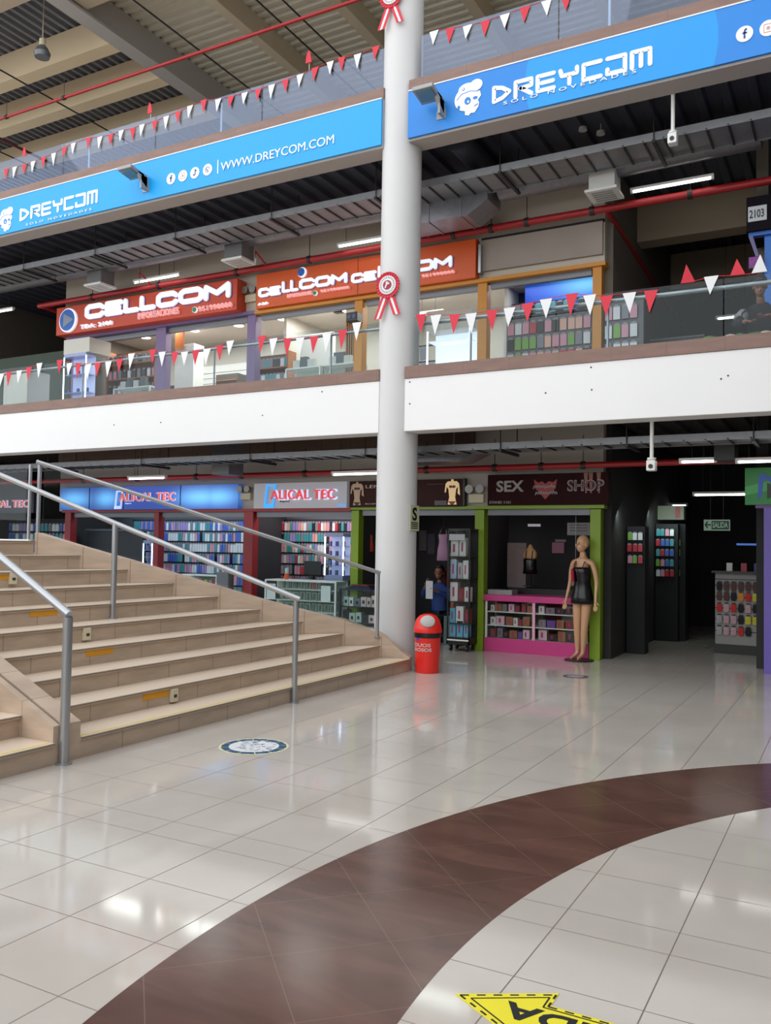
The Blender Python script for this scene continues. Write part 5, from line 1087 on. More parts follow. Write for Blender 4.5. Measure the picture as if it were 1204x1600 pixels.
# shop right of the column: lit white showcase
t = thing('lit_showcase', 'bright white lit showcase just right of the column, middle gallery', 'display case', (-5.75, 12.4, 3.52))
MB().box(-6.05, 12.4, 3.52, -5.3, 12.75, 3.7).build('plinth', shop_w, t); MB().box(-6.05, 12.72, 3.7, -5.3, 12.75, 5.0).build('back_panel', mat('showcase_back', (226, 236, 250), .4, emit=.5), t)
for z in (4.05, 4.42, 4.8): MB().box(-6.03, 12.42, z, -5.32, 12.7, z+.02).build('shelf', mat('showcase_shelf', (240, 246, 255), .3, emit=.4), t)
for x in (-6.05, -5.31): MB().box(x-.012, 12.4, 3.7, x+.012, 12.42, 5.0).build('led_edge', mat('soft_white_led', (235, 243, 255), .4, emit=1.5), t)
MB().box(-6.07, 12.39, 4.98, -5.28, 12.76, 5.3).build('top_box', mat('showcase_top', (200, 196, 188), .5), t)
pm = tag(box('white_bottle', (-5.9, 12.5, 4.07, -5.82, 12.58, 4.28), shop_w, bevel=.02), 'white bottle on the middle shelf of the bright showcase', 'bottle')
rails('left of the bright showcase', -7.0, -6.1, 12.85, 4.87, .27, 4)
hang_rows('left of the bright showcase', -6.95, -6.1, 12.8, 4.85, .27, 4, .16, .13, .03, .22, ['grey', 'white', 'grey'], 'packs left of the showcase', name='boxed_phone_case')
lamp('short lit tube seen between the column and the bright showcase', -6.6, -6.05, 13.0, 5.45)
# blue-lit case shop
blu = bpy.data.materials.new('blue_lit_panel'); blu.use_nodes = True; nt = blu.node_tree; b_ = nt.nodes['Principled BSDF']
geo = nt.nodes.new('ShaderNodeNewGeometry'); sx_ = nt.nodes.new('ShaderNodeSeparateXYZ'); nt.links.new(geo.outputs['Position'], sx_.inputs[0]); Mm = lambda op, *a: math_node(nt, op, *a)
gg = Mm('POWER', 2.718, Mm('MULTIPLY', -1.0, Mm('ADD', Mm('POWER', Mm('DIVIDE', Mm('SUBTRACT', sx_.outputs[0], -3.65), .45), 2.0), Mm('POWER', Mm('DIVIDE', Mm('SUBTRACT', sx_.outputs[2], 5.60), .16), 2.0))))
nn = nt.nodes.new('ShaderNodeMix'); nn.data_type = 'RGBA'; nt.links.new(gg, nn.inputs[0]); nn.inputs[6].default_value = rgb(16, 60, 160); nn.inputs[7].default_value = rgb(110, 200, 255); nt.links.new(nn.outputs[2], b_.inputs['Emission Color']); b_.inputs['Emission Strength'].default_value = .8; b_.inputs['Base Color'].default_value = rgb(16, 50, 130)
tag(box('blue_panel', (-4.62, 13.0, 5.42, -3.26, 13.08, 5.75), blu), 'glowing blue header panel inside the right phone case shop, middle gallery', 'sign panel')
rails('below the glowing blue panel', -4.85, -3.3, 13.0, 5.42, .23, 2)
MB().box(-4.88, 13.02, 5.0, -3.28, 13.06, 5.42).build('backing_board', mat('pegboard_grey', (112, 112, 114)), [o for o in bpy.data.objects if o.name.startswith('display_rack')][-1])
hang_rows('below the glowing panel', -4.85, -3.3, 12.98, 5.40, .23, 2, .115, .095, .02, .17, ['blue', 'teal', 'black', 'white', 'grey'], 'packs under the blue panel', name='boxed_phone_case')
t = thing('display_island', 'grey pegboard island full of phone cases right of the column, middle gallery', 'display rack', (-4.1, 12.45, 3.52))
MB().box(-4.72, 12.46, 3.52, -3.38, 12.56, 5.02).build('pegboard', mat('pegboard_grey', (112, 112, 114), .6), t); mb = MB()
for i in range(12): mb.box(-3.37, 12.44, 3.62+.12*i, -3.36, 12.60, 3.67+.12*i)
MB().box(-3.38, 12.44, 3.52, -3.37, 12.62, 5.02).build('end_panel', mat('ribbed_grey', (92, 92, 94), .6), t); mb.build('ribs', galv, t)
hang_rows('on the pegboard island', -4.64, -3.42, 12.43, 4.98, .235, 5, .118, .1, .022, .20, ['peach', 'white', 'green', 'grey', 'white', 'red', 'pink', 'grey', 'black'], 'packs on the island', name='boxed_phone_case')
t = thing('display_rack', 'grey rack of hanging cases behind the ochre post right of the column', 'display rack', (-4.95, 12.9, 3.52), 'grey racks of the right case shop'); MB().box(-5.0+.15, 13.3, 3.52, -3.2, 13.36, 5.4).build('pegboard', mat('pegboard_grey', (112, 112, 114)), t)
hang_rows('on the back pegboard', -4.82, -3.2, 13.25, 5.0, .24, 6, .125, .1, .02, .19, ['grey', 'white', 'blue', 'black', 'grey'], 'packs on the back rack', name='boxed_phone_case')
t = thing('display_rack', 'case rack standing outside, right of the last ochre post', 'display rack', (-2.95, 11.98, 3.52), 'grey racks of the right case shop'); MB().box(-3.06, 11.98, 3.52, -2.55, 12.07, 4.98).build('pegboard', mat('pegboard_grey', (112, 112, 114)), t); MB().box(-3.06, 11.96, 4.98, -2.55, 12.08, 5.0).build('top', galv, t)
hang_rows('right of the last ochre post', -3.02, -2.56, 11.945, 4.93, .26, 5, .115, .095, .022, .21, ['grey', 'white', 'pink', 'green', 'white'], 'packs outside the case shop', name='boxed_phone_case')
# upstairs corridor and shop 2103
t = thing('corner_shop', 'dark fascia of the corner shop with the number plate 2103 and a blue panel', 'shop front', (-1.0, 11.5, 3.52))
MB().box(-1.19, 11.5, 5.53, 4, 12.2, 5.96).build('fascia', mat('fascia_black', (20, 14, 22), .6, var=0, spec=.1), t); MB().box(-1.17, 11.49, 5.645, -.955, 11.5, 5.835).build('number_plate', mat('plate_pale', (200, 204, 208), .5, var=0), t)
a, b = onY(1169, 342, 11.48), onY(1195, 327, 11.48); text_part('2103', -1.155, 5.685, -.985, 5.79, 11.49, black_m, t, bold=.02, depth=.004)
bl2 = mat('blue_frame', (34, 96, 184), .4, var=0); MB().box(-1.17, 11.55, 5.48, 4, 11.65, 5.53).build('blue_lintel', bl2, t); MB().box(-.99, 11.6, 3.52, 3, 11.66, 5.48).build('blue_panel', mat('blue_board', (30, 110, 200), .4, var=.03), t); MB().prism([(-1.17, 11.55, 5.48), (-1.12, 11.55, 5.48), (-.99, 11.55, 5.0), (-1.02, 11.55, 5.0)], (0, .06, 0)).build('slanted_leg', mat('lilac_grey_leg', (110, 104, 150), .5), t)
pxbox('purple_poster', 'purple poster at the foot of the blue panel by the plate 2103', 'poster', (1169, 420), (1191, 399), 11.53, .02, mat('poster_purple', (132, 58, 142), .5, var=.4, scale=25))
for i, (x0, x1, y, zt, l) in enumerate(((-3.0+.1, -2.1, 14.2, 4.9, 'dark glass case in the upstairs corridor behind the handrail, left one'), (-2.0, -1.3, 13.6, 4.7, 'dark glass case in the upstairs corridor behind the handrail, right one'))):
    t = thing('dark_case', l, 'display case', ((x0+x1)/2, y, 3.52), 'dark cases of the upstairs corridor'); MB().box(x0, y, 3.52, x1, y+.4, zt).build('body', mat('case_black_blue', (26, 32, 44), .3), t); MB().box(x0-.02, y-.02, zt, x1+.02, y+.42, zt+.03).build('top', mat('case_top_green', (104, 126, 120), .3), t)
lamp('lit tube low in the dark upstairs corridor, seen through the gallery glass', -2.02, -1.42, 15.0, 5.36)
struct(box('wall_corridor', (-3.0, 17.5, 3.52, -.6, 17.6, 6.4), mat('unlit_end_wall', (34, 32, 36), .8)))  # end wall coloured dark in place of corridor shade
# table with green plush goods next to the person upstairs
tb = thing('merchandise_table', 'dark table behind the gallery glass at the right edge, covered with small goods', 'table', (-1.0, 10.5, 3.52))
MB().box(-1.75, 10.25, 3.84, .8, 10.75, 3.88).build('tabletop', mat('table_dark', (40, 44, 50), .4), tb)
for x in (-1.7, .7):
    for y in (10.3, 10.7): MB().box(x-.02, y-.02, 3.52, x+.02, y+.02, 3.84).build('leg', black_m, tb)
for i, (px, py, c, n_, rx) in enumerate(((1107, 527, (86, 130, 66), 'green', .10), (1155, 520, (90, 120, 70), 'moss green', .07), (1140, 527, (196, 160, 156), 'pale pink', .08), (1195, 512, (196, 180, 150), 'cream', .09), (1180, 515, (60, 96, 50), 'dark green', .12))):
    q = onY(px, py, 10.35); tag(MB().ball((q.x, 10.38, 3.88+.055), rx, .08, .055).ball((q.x+rx*.6, 10.36, 3.88+.045), rx*.5, .05, .045).build('plush_item', mat('plush_'+n_.replace(' ', '_'), c, .9, var=.25, scale=40), smooth=True), f'{n_} soft item lying on the table behind the gallery glass', 'soft toy', 'soft items on the gallery table')
# ================================================================== RIGHT CORRIDOR, GROUND FLOOR
struct(box('wall_corridor', (-3.0, 18.5, 0, 6, 18.6, 3.3), mat('unlit_end_wall', (34, 32, 36))))
ex = thing('exit_sign', 'dim green hanging exit sign with a left arrow, right corridor', 'sign', (-2, 14.6, 2)); a, b = onY(1099, 828, 14.6), onY(1140, 812, 14.6)
em_ = mat('exit_sign_plate', (150, 176, 158), .5, emit=.10, ecol=(150, 190, 165)); eg = mat('exit_sign_green', (22, 60, 44), .5, var=0)
MB().box(a.x, 14.6, a.z-.01, b.x, 14.62, b.z).build('plate', em_, ex); L_ = b.x-a.x; zc = (a.z+b.z)/2
MB().box(a.x+.30*L_, 14.597, a.z+.01, b.x-.015, 14.6, b.z-.02).build('green_field', eg, ex)
text_part('SALIDA', a.x+.335*L_, zc-.05, b.x-.03, zc+.045, 14.597, em_, ex, bold=.03, depth=.003); mb = MB(); stroke(mb, [(a.x+.27*L_, zc), (a.x+.07*L_, zc)], .022, 14.6, .003, False); stroke(mb, [(a.x+.14*L_, zc+.045), (a.x+.06*L_, zc), (a.x+.14*L_, zc-.045)], .022, 14.6, .003); mb.build('arrow', eg, ex)
MB().tube([(a.x+.1, 14.61, b.z), (a.x+.1, 14.61, 3.3)], .004, 5).tube([(b.x-.1, 14.61, b.z), (b.x-.1, 14.61, 3.3)], .004, 5).build('hanger_wire', hr, ex)
shp = ['teal', 'green', 'blue', 'red', 'white', 'pink']
for lab, px0, px1, zr, rows, Y in (('left far corridor rack', 984, 1001, 831, 3, 12.9), ('middle far corridor rack', 1015, 1040, 826, 5, 15.0), ('right far corridor rack', 1052, 1065, 826, 5, 15.2)):
    a, b = onY(px0, zr, Y), onY(px1, zr, Y)
    if a.x < -2.93: b.x += -2.93-a.x; a.x = -2.93
    t = thing('display_rack', f'dark {lab} with small coloured packs', 'display rack', (a.x, Y, 0), 'far corridor racks')
    MB().box(a.x-.05, Y+.03, 0, b.x+.05, Y+.3, a.z+.08).build('body', dark_m, t)
    hang_rows(f'on the {lab}', a.x, b.x, Y-.02, a.z, .17, rows, .075, .062, .02, .12, shp, f'packs on the {lab}', name='small_pack', cat='goods')
    l = area_light('rack_fill_light', ((a.x+b.x)/2, Y-.5, a.z+.25), (.4, .15), 1.6, (.8, 1, .95), (math.radians(40), 0, 0))  # small area lamp added to brighten the packs, no fixture
t = thing('cream_box_case', 'pale box with a red notice on top of the far corridor racks', 'box', (-2.6, 15.3, 2)); a, b = onY(1015, 812, 15.3), onY(1068, 790, 15.3); MB().box(a.x, 15.3, a.z, b.x, 15.5, b.z).build('body', mat('dim_cream_box', (140, 142, 126), .6), t); MB().box(b.x-.14, 15.295, a.z+.03, b.x-.06, 15.3, b.z-.02).build('red_notice', mat('notice_red', (160, 60, 60), .5), t)
ss = thing('slatwall_stand', 'grey slat wall stand with rows of hanging sock packs at the right corridor', 'display rack', (-1.55, 13.8, 0))
MB().box(-1.86, 13.8, .14, -1.24, 13.86, 1.20).build('panel', mat('slatwall_grey', (150, 148, 144), .5), ss); MB().box(-1.88, 13.78, 0, -1.22, 13.9, .14).build('base', black_m, ss); mb = MB()
for z in (.33, .50, .67, .84, 1.01, 1.10): mb.box(-1.86, 13.793, z, -1.24, 13.8, z+.012)
mb.build('grooves', black_m, ss); MB().box(-1.90, 13.7, 1.20, -1.20, 14.1, 1.23).build('top_shelf', black_m, ss)
socks = {'pink-white': (196, 160, 166), 'black': (30, 30, 34), 'yellow': (206, 196, 60), 'red': (196, 50, 50), 'grey-white': (170, 168, 172), 'brown': (86, 60, 56), 'orange': (214, 140, 60)}
sockmesh = {}
for nme, c in socks.items():
    mb = MB().m(mat('sock_'+nme, c, .8, var=.3, scale=30)); mb.prism([(-.035, 0, -.02), (.035, 0, -.02), (.04, 0, -.10), (.03, 0, -.14), (-.03, 0, -.14), (-.04, 0, -.10)], (0, .025, 0)); mb.m(black_m).box(-.025, -.002, -.02, .025, .02, .0); o = mb.build('sock_pack', None); sockmesh[nme] = o.data; bpy.data.objects.remove(o)
for r, (z, row) in enumerate(((1.08, ['black', 'brown', 'brown', 'brown', 'brown', 'brown']), (.93, ['brown', 'brown', 'black', 'orange', 'red', 'yellow']), (.76, ['red', 'pink-white', 'red', 'black', 'pink-white', 'black']), (.59, ['grey-white', 'pink-white', 'pink-white', 'black', 'yellow', 'yellow']), (.42, ['grey-white', 'pink-white', 'pink-white', 'red', 'black']))):
    for i, nme in enumerate(row):
        o = bpy.data.objects.new('sock_pack', sockmesh[nme]); col.objects.link(o); o.location = (-1.80+.10*i, 13.765, z); tag(o, f'{nme} sock pack, {ordn(i)} from the left in the {["top","second","third","fourth","lowest"][r]} row of the slat wall stand', 'sock pack', 'sock packs on the slat wall stand')
for i, (x, c, n_, h_) in enumerate(((-1.70, (190, 188, 186), 'white', .12), (-1.50, (150, 50, 66), 'dark red', .12), (-1.32, (60, 60, 130), 'navy blue', .12))): tag(box('small_carton', (x, 13.78, 1.231, x+.08, 13.86, 1.231+h_), mat('carton_'+n_.replace(' ', '_'), c, .5)), f'{n_} small carton on top of the slat wall stand', 'box', 'cartons on the slat wall stand')
tag(box('dim_blue_lamp', (-1.62, 14.3, 1.62, -1.0, 14.33, 1.65), mat('dim_blue_glow', (70, 110, 190), .5, emit=.5)), 'dim blue glowing strip above the slat wall stand', 'lamp')
area_light('stand_light', (-1.6, 13.1, 2.3), (.5, .3), 2.2, (1, .96, .9), (math.radians(15), 0, 0))
gs = thing('green_sign', 'green shop sign with a black and blue pointed emblem at the right frame edge', 'sign', (-1.2, 11.85, 2.12))
MB().box(-1.24, 11.83, 2.12, 3, 11.95, 2.59).build('panel', mat('green_sign_face', (38, 134, 58), .4, var=.12, scale=2.5), gs); MB().prism([(-1.24, 11.827, 2.24), (-1.24, 11.827, 2.35), (-.95, 11.827, 2.42), (-.95, 11.827, 2.30)], (0, .003, 0)).build('light_band', mat('green_band', (70, 166, 84), .4), gs)
MB().prism([(-1.09, 11.823, 2.16), (-1.08, 11.823, 2.46), (-1.05, 11.823, 2.52), (-1.0, 11.823, 2.50), (-.80, 11.823, 2.40), (-.84, 11.823, 2.34), (-1.02, 11.823, 2.45), (-1.04, 11.823, 2.26)], (0, .004, 0)).build('emblem_blue', mat('emblem_blue2', (44, 92, 190), .4), gs)
MB().prism([(-.98, 11.82, 2.19), (-.98, 11.82, 2.40), (-.80, 11.82, 2.28)], (0, .004, 0)).build('emblem_black', black_m, gs)
tag(box('shopfront_post', (-1.02, 11.84, 0, -.84, 12.1, 2.08), mat('purple_blue_paint', (110, 92, 176), .4, var=.03)), 'purple-blue post under the green sign at the right frame edge', 'post', 'ground floor shopfront posts')
tag(box('shopfront_beam', (-1.12, 11.86, 2.08, 3, 12.1, 2.12), mat('purple_paint', (116, 66, 140), .4)), 'purple beam under the green sign', 'beam', 'shopfront beams')
# ================================================================== FIGURES
SK = mat('mannequin_skin', (206, 160, 122), .35, var=.03); HS = mat('person_skin', (150, 98, 76), .6, var=.03)
def skin_mesh(V, E, root, name):
    me = bpy.data.meshes.new(name); me.from_pydata([v[0] for v in V], E, []); ob = bpy.data.objects.new(name, me); col.objects.link(ob)
    md = ob.modifiers.new('skin', 'SKIN'); sv = me.skin_vertices[0].data
    for i, v in enumerate(V): sv[i].radius = (v[1], v[2] if len(v) > 2 else v[1]); sv[i].use_root = (i == root)
    ss_ = ob.modifiers.new('sub', 'SUBSURF'); ss_.levels = 2; ss_.render_levels = 2
    dg = bpy.context.evaluated_depsgraph_get(); dg.update(); m2 = bpy.data.meshes.new_from_object(ob.evaluated_get(dg)); bpy.data.objects.remove(ob); return m2
def hand(V, E, w, d, palmr=.024, curl=.3, side=1, L=.085):   # w = wrist index, d = direction of the hand
    d = Vector(d).normalized(); wv = Vector(V[w][0]); up_ = Vector((0, 0, 1)) if abs(d.z) < .9 else Vector((0, -1, 0)); s_ = d.cross(up_).normalized()*side; n_ = s_.cross(d).normalized()*side
    V.append((wv+d*.055, palmr, .013)); pi = len(V)-1; E.append((w, pi))
    for k, l in zip((-1.5, -.5, .5, 1.5), (.8, 1, .95, .75)):
        b = wv+d*.085+s_*k*.017; V.append((b, .0095)); b1 = len(V)-1; E.append((pi, b1))
        V.append((b+(d*(1-curl*.5)+n_*curl).normalized()*L*.45*l, .0085)); V.append((V[-1][0]+(d*(1-curl)+n_*curl*1.5).normalized()*L*.4*l, .0065)); E += [(b1, b1+1), (b1+1, b1+2)]
    tb_ = wv+d*.03+s_*-.03; V.append((tb_, .011)); V.append((tb_+(d*.8-s_*.6).normalized()*.04, .0085)); E += [(w, len(V)-2), (len(V)-2, len(V)-1)]
def head(t, c, s, mt, yaw=0, hair=None, pitch=0, face=True):
    mb = MB().m(mt); mb.ball((0, .01, .03), .072, .092, .098, 24, 16); mb.ball((0, -.022, -.035), .056, .066, .072, 20, 12)
    mb.ball((0, -.098, -.012), .012, .018, .022, 10, 8)
    for k in (-1, 1): mb.ball((k*.074, .012, -.005), .010, .018, .028, 10, 8)
    mb.ball((0, -.078, -.062), .022, .012, .007, 10, 6)
    if face:
        mb.m(mat('eye_dark', (40, 32, 30), .3, var=0))
        for k in (-1, 1): mb.ball((k*.030, -.077, .008), .012, .008, .006, 10, 6); mb.ball((k*.031, -.080, .028), .017, .006, .003, 8, 4)
        mb.m(mat('lip_tone', (150, 70, 66), .4, var=0)); mb.ball((0, -.086, -.062), .020, .007, .005, 10, 6)
    R_ = Matrix.Translation(c) @ Matrix.Rotation(yaw, 4, 'Z') @ Matrix.Rotation(pitch, 4, 'X') @ Matrix.Scale(s, 4)
    bmesh.ops.transform(mb.bm, matrix=R_, verts=mb.bm.verts); h_ = mb.build('head', None, t, smooth=True)
    if hair:
        mb = MB(); mb.ball((0, .026, .045), .082, .095, .098, 24, 16); mb.ball((0, .06, -.01), .07, .06, .09, 20, 12); mb.ball((0, -.03, .095), .06, .05, .035, 16, 10); bmesh.ops.transform(mb.bm, matrix=R_, verts=mb.bm.verts); mb.build('hair', hair, t, smooth=True)
    return h_
def add_skin(t, V, E, name, mt, root=0, M_=None):
    me = skin_mesh(V, E, root, name)
    off = t.location
    for v in me.vertices:
        p = (M_ @ v.co) if M_ else v.co; v.co = p-off
    me.materials.clear(); me.materials.append(mt); me.polygons.foreach_set('use_smooth', [True]*len(me.polygons)); me.name = name
    o = bpy.data.objects.new(name, me); col.objects.link(o); o.parent = t; return o
def shell(rings, mt, t, name, M_, n=28, wav=0):
    mb = MB(); R_ = []
    for cx_, cy_, z, rx, ry in rings: R_.append([mb.bm.verts.new(M_ @ Vector((cx_+rx*(1+wav*math.sin(k*7*2*math.pi/n))*math.cos(2*math.pi*k/n), cy_+ry*math.sin(2*math.pi*k/n), z))) for k in range(n)])
    for a_, b_ in zip(R_, R_[1:]):
        for k in range(n): mb._f([a_[k], a_[(k+1) % n], b_[(k+1) % n], b_[k]])
    o = mb.build(name, mt, t, smooth=True); sd = o.modifiers.new('cloth', 'SOLIDIFY'); sd.thickness = .004; return o
# standing mannequin
mq = thing('mannequin', 'bald standing mannequin in a short black slip dress beside the lime green post', 'mannequin', (-3.33, 11.74, 0))
Mq = Matrix.Translation((-3.30, 11.74, 0)) @ Matrix.Rotation(math.radians(-18), 4, 'Z')
V = [((0, 0, .93), .115, .088), ((0, .0, 1.05), .088, .07), ((0, -.01, 1.20), .105, .08), ((0, .0, 1.335), .10, .062), ((0, .005, 1.405), .048, .045), ((0, -.005, 1.50), .040, .042)]
E = [(0, 1), (1, 2), (2, 3), (3, 4), (4, 5)]
for s_ in (-1, 1):
    i = len(V); sh = -.05
    V += [((s_*.075, 0, .84), .082, .082), ((s_*.06+sh*.35, -.01, .48), .052, .054), ((s_*.052+sh*.6, .01, .33), .050, .052), ((s_*.045+sh*.9, .02, .10), .028, .030), ((s_*.05+sh*1.0, -.03, .055), .028, .024), ((s_*.055+sh, -.12, .020), .026, .014)]
    E += [(0, i), (i, i+1), (i+1, i+2), (i+2, i+3), (i+3, i+4), (i+4, i+5)]
for s_ in (-1, 1):
    i = len(V)
    V += [((s_*.150, .0, 1.345), .044, .044), ((s_*.195, .01, 1.20), .036, .036), ((s_*.212, .02, 1.07), .030, .030), ((s_*.225, -.02, .92), .024, .024), ((s_*.235, -.045, .82), .018, .017)]
    E += [(3, i), (i, i+1), (i+1, i+2), (i+2, i+3), (i+3, i+4)]
    hand(V, E, i+4, (s_*.12, -.15, -1), curl=.15, side=s_, L=.07)
add_skin(mq, V, E, 'body', SK, 0, Mq)
hc_ = Mq @ Vector((0, -.012, 1.585)); head(mq, hc_, 1.0, SK, math.radians(-40))
bk = mat('black_satin', (14, 12, 14), .25, var=.3, scale=40)
shell([(0, -.012, .775, .165, .125), (0, -.008, .86, .160, .125), (0, -.004, .95, .142, .112), (0, -.005, 1.05, .115, .095), (0, -.012, 1.15, .125, .105), (0, -.03, 1.24, .128, .108), (0, -.02, 1.275, .118, .098)], bk, mq, 'slip_dress', Mq, 28, .012)
mb = MB()
for k in (-1, 1): mb.tube([Mq @ Vector((k*.06, -.115, 1.25)), Mq @ Vector((k*.075, -.075, 1.34)), Mq @ Vector((k*.08, .0, 1.385)), Mq @ Vector((k*.07, .075, 1.30))], .006, 8)
mb.build('shoulder_straps', mat('red_black_strap', (90, 16, 30), .4), mq)
MB().prism([Mq @ Vector(p) for p in ((-.10, -.122, 1.25), (-.045, -.142, 1.23), (-.045, -.128, 1.07), (-.10, -.105, 1.07))], Mq.to_3x3() @ Vector((0, -.012, 0))).build('red_panel', mat('red_satin', (168, 22, 60), .3), mq)
MB().lathe([(.20, 0), (.20, .012), (.19, .016)], (-3.33, 11.70, 0), 32).build('base', black_m, mq)
# bust mannequins and hanging clothes
def bust(label, x, y, z, s, skinmt, cloth):
    t = thing('bust_mannequin', label, 'mannequin', (x, y, z), 'bust mannequins'); M_ = Matrix.Translation((x, y, z)) @ Matrix.Scale(s, 4)
    V = [((0, 0, 0), .11, .08), ((0, 0, .14), .10, .075), ((0, 0, .30), .10, .07), ((0, 0, .40), .045, .045), ((0, 0, .48), .04, .04), ((.13, 0, .31), .05, .05), ((-.13, 0, .31), .05, .05)]
    add_skin(t, V, [(0, 1), (1, 2), (2, 3), (3, 4), (2, 5), (2, 6)], 'torso', skinmt, 0, M_)
    shell([(0, -.01, -.08, .14, .11), (0, -.01, .05, .125, .10), (0, -.02, .17, .128, .105), (0, -.015, .21, .12, .095)], cloth, t, 'garment', M_)
    mb = MB(); 
    for k in (-1, 1): mb.tube([M_ @ Vector((k*.06, -.095, .2)), M_ @ Vector((k*.06, -.05, .35)), M_ @ Vector((k*.05, .02, .38))], .007*s, 6)
    mb.build('strap', cloth, t)
    MB().lathe([(.02, 0), (.02, -.3*s)], (x, y, z), 10).lathe([(.10, -.3*s-.01), (.10, -.3*s)], (x, y, z), 16).build('stand', black_m, t)
p = onY(828, 880, 12.5); bust('torso mannequin in black lingerie on the pink counter shop shelf', p.x, 12.5, 1.20, .8, mat('dim_skin', (186, 136, 88), .5, var=.03), bk)
tag(box('stock_table', (-4.6, 12.35+.06, .0, -3.4, 12.8, .92), black_m), 'black back table behind the pink counter', 'table')
tag(MB().ball((-3.52, 12.15, 1.30), .05, .05, .06).ball((-3.56, 12.15, 1.12), .05, .05, .13).tube([(-3.52, 12.15, 1.36), (-3.52, 12.15, 2.1)], .004, 5).build('white_garment', mat('white_cloth_dim', (190, 186, 184), .8), smooth=True), 'small white garment hanging left of the standing mannequin', 'garment')
def hanging_dress(label, px, py0, py1, Y, c, w_=.13):
    a, b = onY(px, py0, Y), onY(px, py1, Y); t = thing('hanging_dress', label, 'dress', (a.x, Y, a.z), 'hanging garments'); x = a.x; h_ = a.z-b.z
    M_ = Matrix.Translation((x, Y, 0)); m_ = mat('cloth_'+label[:8].replace(' ', '_'), c, .8, var=.1)
    shell([(0, 0, b.z, w_*.95, .05), (0, 0, b.z+h_*.35, w_*.85, .05), (0, 0, b.z+h_*.62, w_*.62, .045), (0, 0, b.z+h_*.82, w_*.75, .05), (0, 0, b.z+h_*.86, w_*.7, .045)], m_, t, 'skirt', M_, 28, .05)
    mb = MB(); 
    for k in (-1, 1): mb.tube([(x+k*w_*.5, Y-.03, b.z+h_*.85), (x+k*w_*.35, Y, a.z)], .006, 6)
    mb.build('strap', m_, t); MB().tube([(x-w_*.8, Y, a.z-.02), (x, Y, a.z+.04), (x+w_*.8, Y, a.z-.02)], .006, 6).tube([(x, Y, a.z+.04), (x, Y, 2.46)], .004, 5).build('hanger', hr, t)
hanging_dress('lilac slip dress hanging right of the column', 693, 828, 876, 12.3, (168, 130, 158), .12)
hanging_dress('orange garment hanging left of the column between the lime posts', 563+14, 832, 862, 12.4, (190, 70, 40), .08)
hanging_dress('dark red garment low beside the black tower', 699, 885, 925, 12.8, (120, 24, 30), .09)
tag(MB().ball((-5.50, 12.35, .62), .04, .06, .17).build('orange_bag', mat('dim_orange', (170, 84, 30), .6), smooth=True), 'orange rounded bag standing behind the black tower', 'bag')
tag(box('stool_for_orange_bag', (-5.62, 12.25, 0, -5.38, 12.5, .45), mat('teal_dim_box', (70, 92, 92), .5)), 'dull teal box behind the litter bin, right of the column', 'box')
bpy.data.objects['stool_for_orange_bag'].name = 'teal_box'
for i, (px, py, c, l) in enumerate(((660, 845, (96, 92, 96), 'grey printed panel right of the column top of the lingerie shop'), (650+45, 945, (120, 80, 90), 'dim pink printed card low in the lingerie shop'), (673, 850, (80, 76, 90), 'striped banner strip hanging in the lingerie shop'))):
    pxbox('printed_card', l, 'card', (px-6, py+16), (px+6, py-16), 13.68, .02, mat(f'card_{i}', c, .5, var=.4, scale=30), grp='printed cards in the lingerie shop')
for i, (px, py, c, l, w_) in enumerate(((575, 815, (210, 210, 214), 'white line print on the dark wall left of the column, upper', .05), (572, 838, (190, 190, 194), 'white line print on the dark wall left of the column, lower', .035), (578, 880, (60, 60, 66), 'dark garment left of the column', .07))):
    q = onY(px, py, 12.6); tag(box('wall_print', (q.x-w_, 12.6, q.z-.05, q.x+w_, 12.61, q.z+.05), mat(f'print_{i}', c, .6, var=.6, scale=60)), l, 'print', 'prints left of the column')
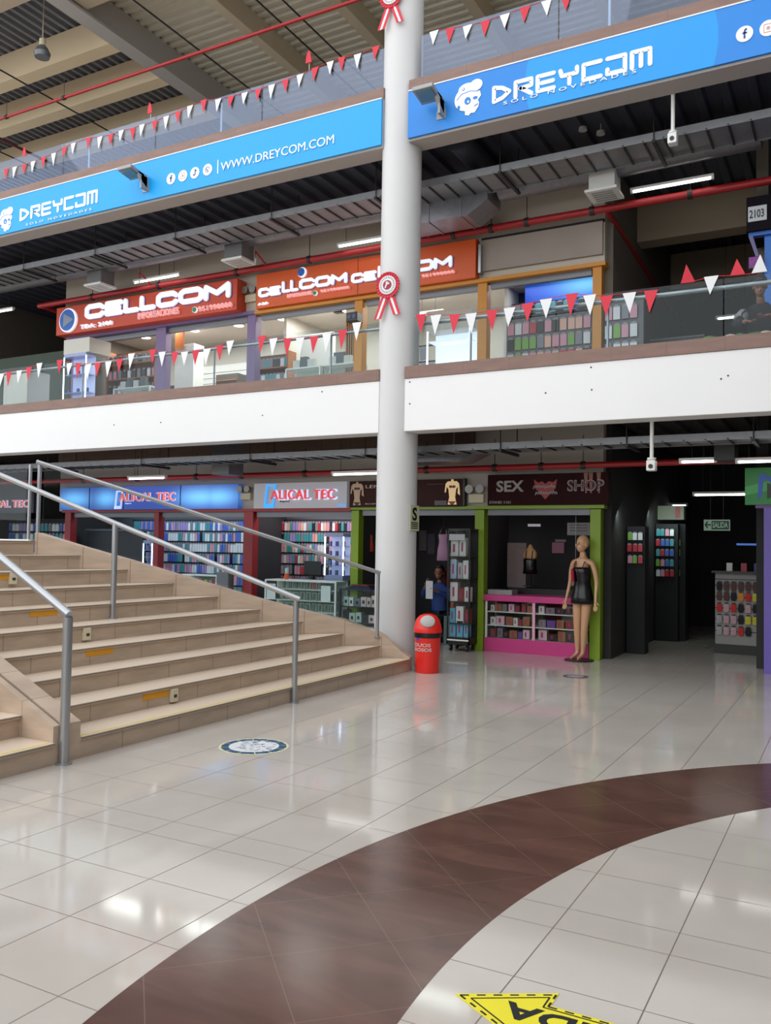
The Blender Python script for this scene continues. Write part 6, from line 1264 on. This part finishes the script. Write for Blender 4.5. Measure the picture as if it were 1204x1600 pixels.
# seated person in the lingerie shop
ps = thing('person', 'seated person in a dark blue jacket holding a white paper, right of the column', 'person', (-5.85, 12.7, 0))
q = onY(685, 895, 12.6); Mp = Matrix.Translation((q.x, 12.6, 0))
def sitter(t, M_, hz, skinmt, clothmt, hairmt, arms, pants, hyaw=0, hpitch=0, lean=0):
    V = [((0, .08, hz-.72), .15, .12), ((0, .08-lean*.4, hz-.52), .13, .10), ((0, .07-lean*.8, hz-.32), .10, .07), ((0, .06-lean, hz-.17), .046, .046), ((0, .04-lean*1.15, hz-.09), .044, .046)]
    E = [(0, 1), (1, 2), (2, 3), (3, 4)]
    fl = hz-1.17
    for s_ in (-1, 1):
        i = len(V); V += [((s_*.10, .04, hz-.74), .09, .085), ((s_*.13, -.32, hz-.72), .07, .07), ((s_*.13, -.34, fl+.10), .045, .045), ((s_*.14, -.46, fl+.03), .04, .03)]; E += [(0, i), (i, i+1), (i+1, i+2), (i+2, i+3)]
    for s_, (el, wr, hd) in zip((-1, 1), arms):
        i = len(V); V += [((s_*.16, .06-lean*.85, hz-.29), .048, .048), (el, .040, .040), (wr, .028, .026)]; E += [(2, i), (i, i+1), (i+1, i+2)]; hand(V, E, i+2, hd, curl=.5, side=s_, L=.075)
    add_skin(t, V, E, 'body', skinmt, 0, M_)
    # jacket with sleeves follows the body
    V = [((0, .08, hz-.74), .165, .135), ((0, .08-lean*.4, hz-.52), .148, .118), ((0, .07-lean*.8, hz-.30), .165, .115), ((0, .06-lean*.95, hz-.19), .11, .10), ((0, .06-lean, hz-.15), .07, .068)]; E = [(0, 1), (1, 2), (2, 3), (3, 4)]
    for s_, (el, wr, hd) in zip((-1, 1), arms):
        i = len(V); w2 = Vector(el).lerp(Vector(wr), .85); V += [((s_*.17, .06-lean*.85, hz-.28), .074, .074), (el, .058, .058), (w2, .042, .04)]; E += [(2, i), (i, i+1), (i+1, i+2)]
    add_skin(t, V, E, 'jacket', clothmt, 0, M_)
    V = [((0, .08, hz-.74), .16, .14)]; E = []
    for s_ in (-1, 1):
        i = len(V); V += [((s_*.10, .04, hz-.74), .10, .095), ((s_*.13, -.32, hz-.72), .08, .08), ((s_*.13, -.34, fl+.14), .056, .056)]; E += [(0, i), (i, i+1), (i+1, i+2)]
    add_skin(t, V, E, 'trousers', pants, 0, M_)
    head(t, M_ @ Vector((0, .02-lean*1.25, hz)), .98, skinmt, hyaw, hairmt, hpitch)
hairb = mat('black_hair', (18, 15, 14), .5, var=.2, scale=40)
sitter(ps, Mp, q.z, mat('shaded_skin', (140, 92, 70), .6, var=.02), mat('blue_jacket', (30, 62, 128), .7, var=.1), hairb, [((-.24, -.05, q.z-.38), (-.10, -.26, q.z-.20), (.4, -.2, .5)), ((.27, -.05, q.z-.40), (.06, -.28, q.z-.26), (-.6, -.2, .3))], mat('dark_trousers', (26, 26, 32), .8), hyaw=math.radians(15))
tag(box('paper_sheet', (q.x-.06, 12.26, q.z-.40, q.x+.06, 12.27, q.z-.12), mat('paper_dim', (196, 196, 198), .6)), 'white paper held by the person in the blue jacket', 'paper')
tag(MB().lathe([(.17, q.z-.90), (.17, q.z-.85)], (q.x, 12.7, 0), 20).tube([(q.x, 12.7, 0), (q.x, 12.7, q.z-.86)], .03, 10).lathe([(.16, 0), (.16, .02)], (q.x, 12.7, 0), 20).build('stool', black_m), 'black stool under the person in the blue jacket', 'stool')
# person leaning behind the gallery glass
pg_ = thing('person', 'dark-haired person bending over a table behind the gallery glass at right', 'person', (-1.02, 10.95, 3.52))
q = onY(1184, 440, 10.5); Mg_ = Matrix.Translation((q.x, 11.02, 0)); hz = q.z
sitter(pg_, Mg_, hz, HS, mat('black_top', (24, 24, 30), .8, var=.08), hairb, [((-.27, -.30, hz-.42), (-.12, -.52, hz-.44), (.6, -.5, -.3)), ((.26, -.30, hz-.40), (.10, -.52, hz-.40), (-.5, -.6, -.2))], mat('dark_trousers', (26, 26, 32)), hyaw=math.radians(5), hpitch=math.radians(28), lean=.26)
st_ = MB().tube([(q.x-.185, 10.86, hz-.27), (q.x-.235, 10.78, hz-.345)], [.078, .070], 16).build('white_sleeve_band', mat('pale_sleeve', (150, 144, 150), .8), pg_, smooth=True)
tag(MB().lathe([(.19, hz-.92), (.19, hz-.87)], (q.x, 11.12, 0), 20).tube([(q.x, 11.12, 3.52), (q.x, 11.12, hz-.88)], .03, 10).lathe([(.16, 3.521), (.16, 3.54)], (q.x, 11.12, 0), 20).build('stool', black_m), 'black stool under the bending person on the gallery', 'stool')
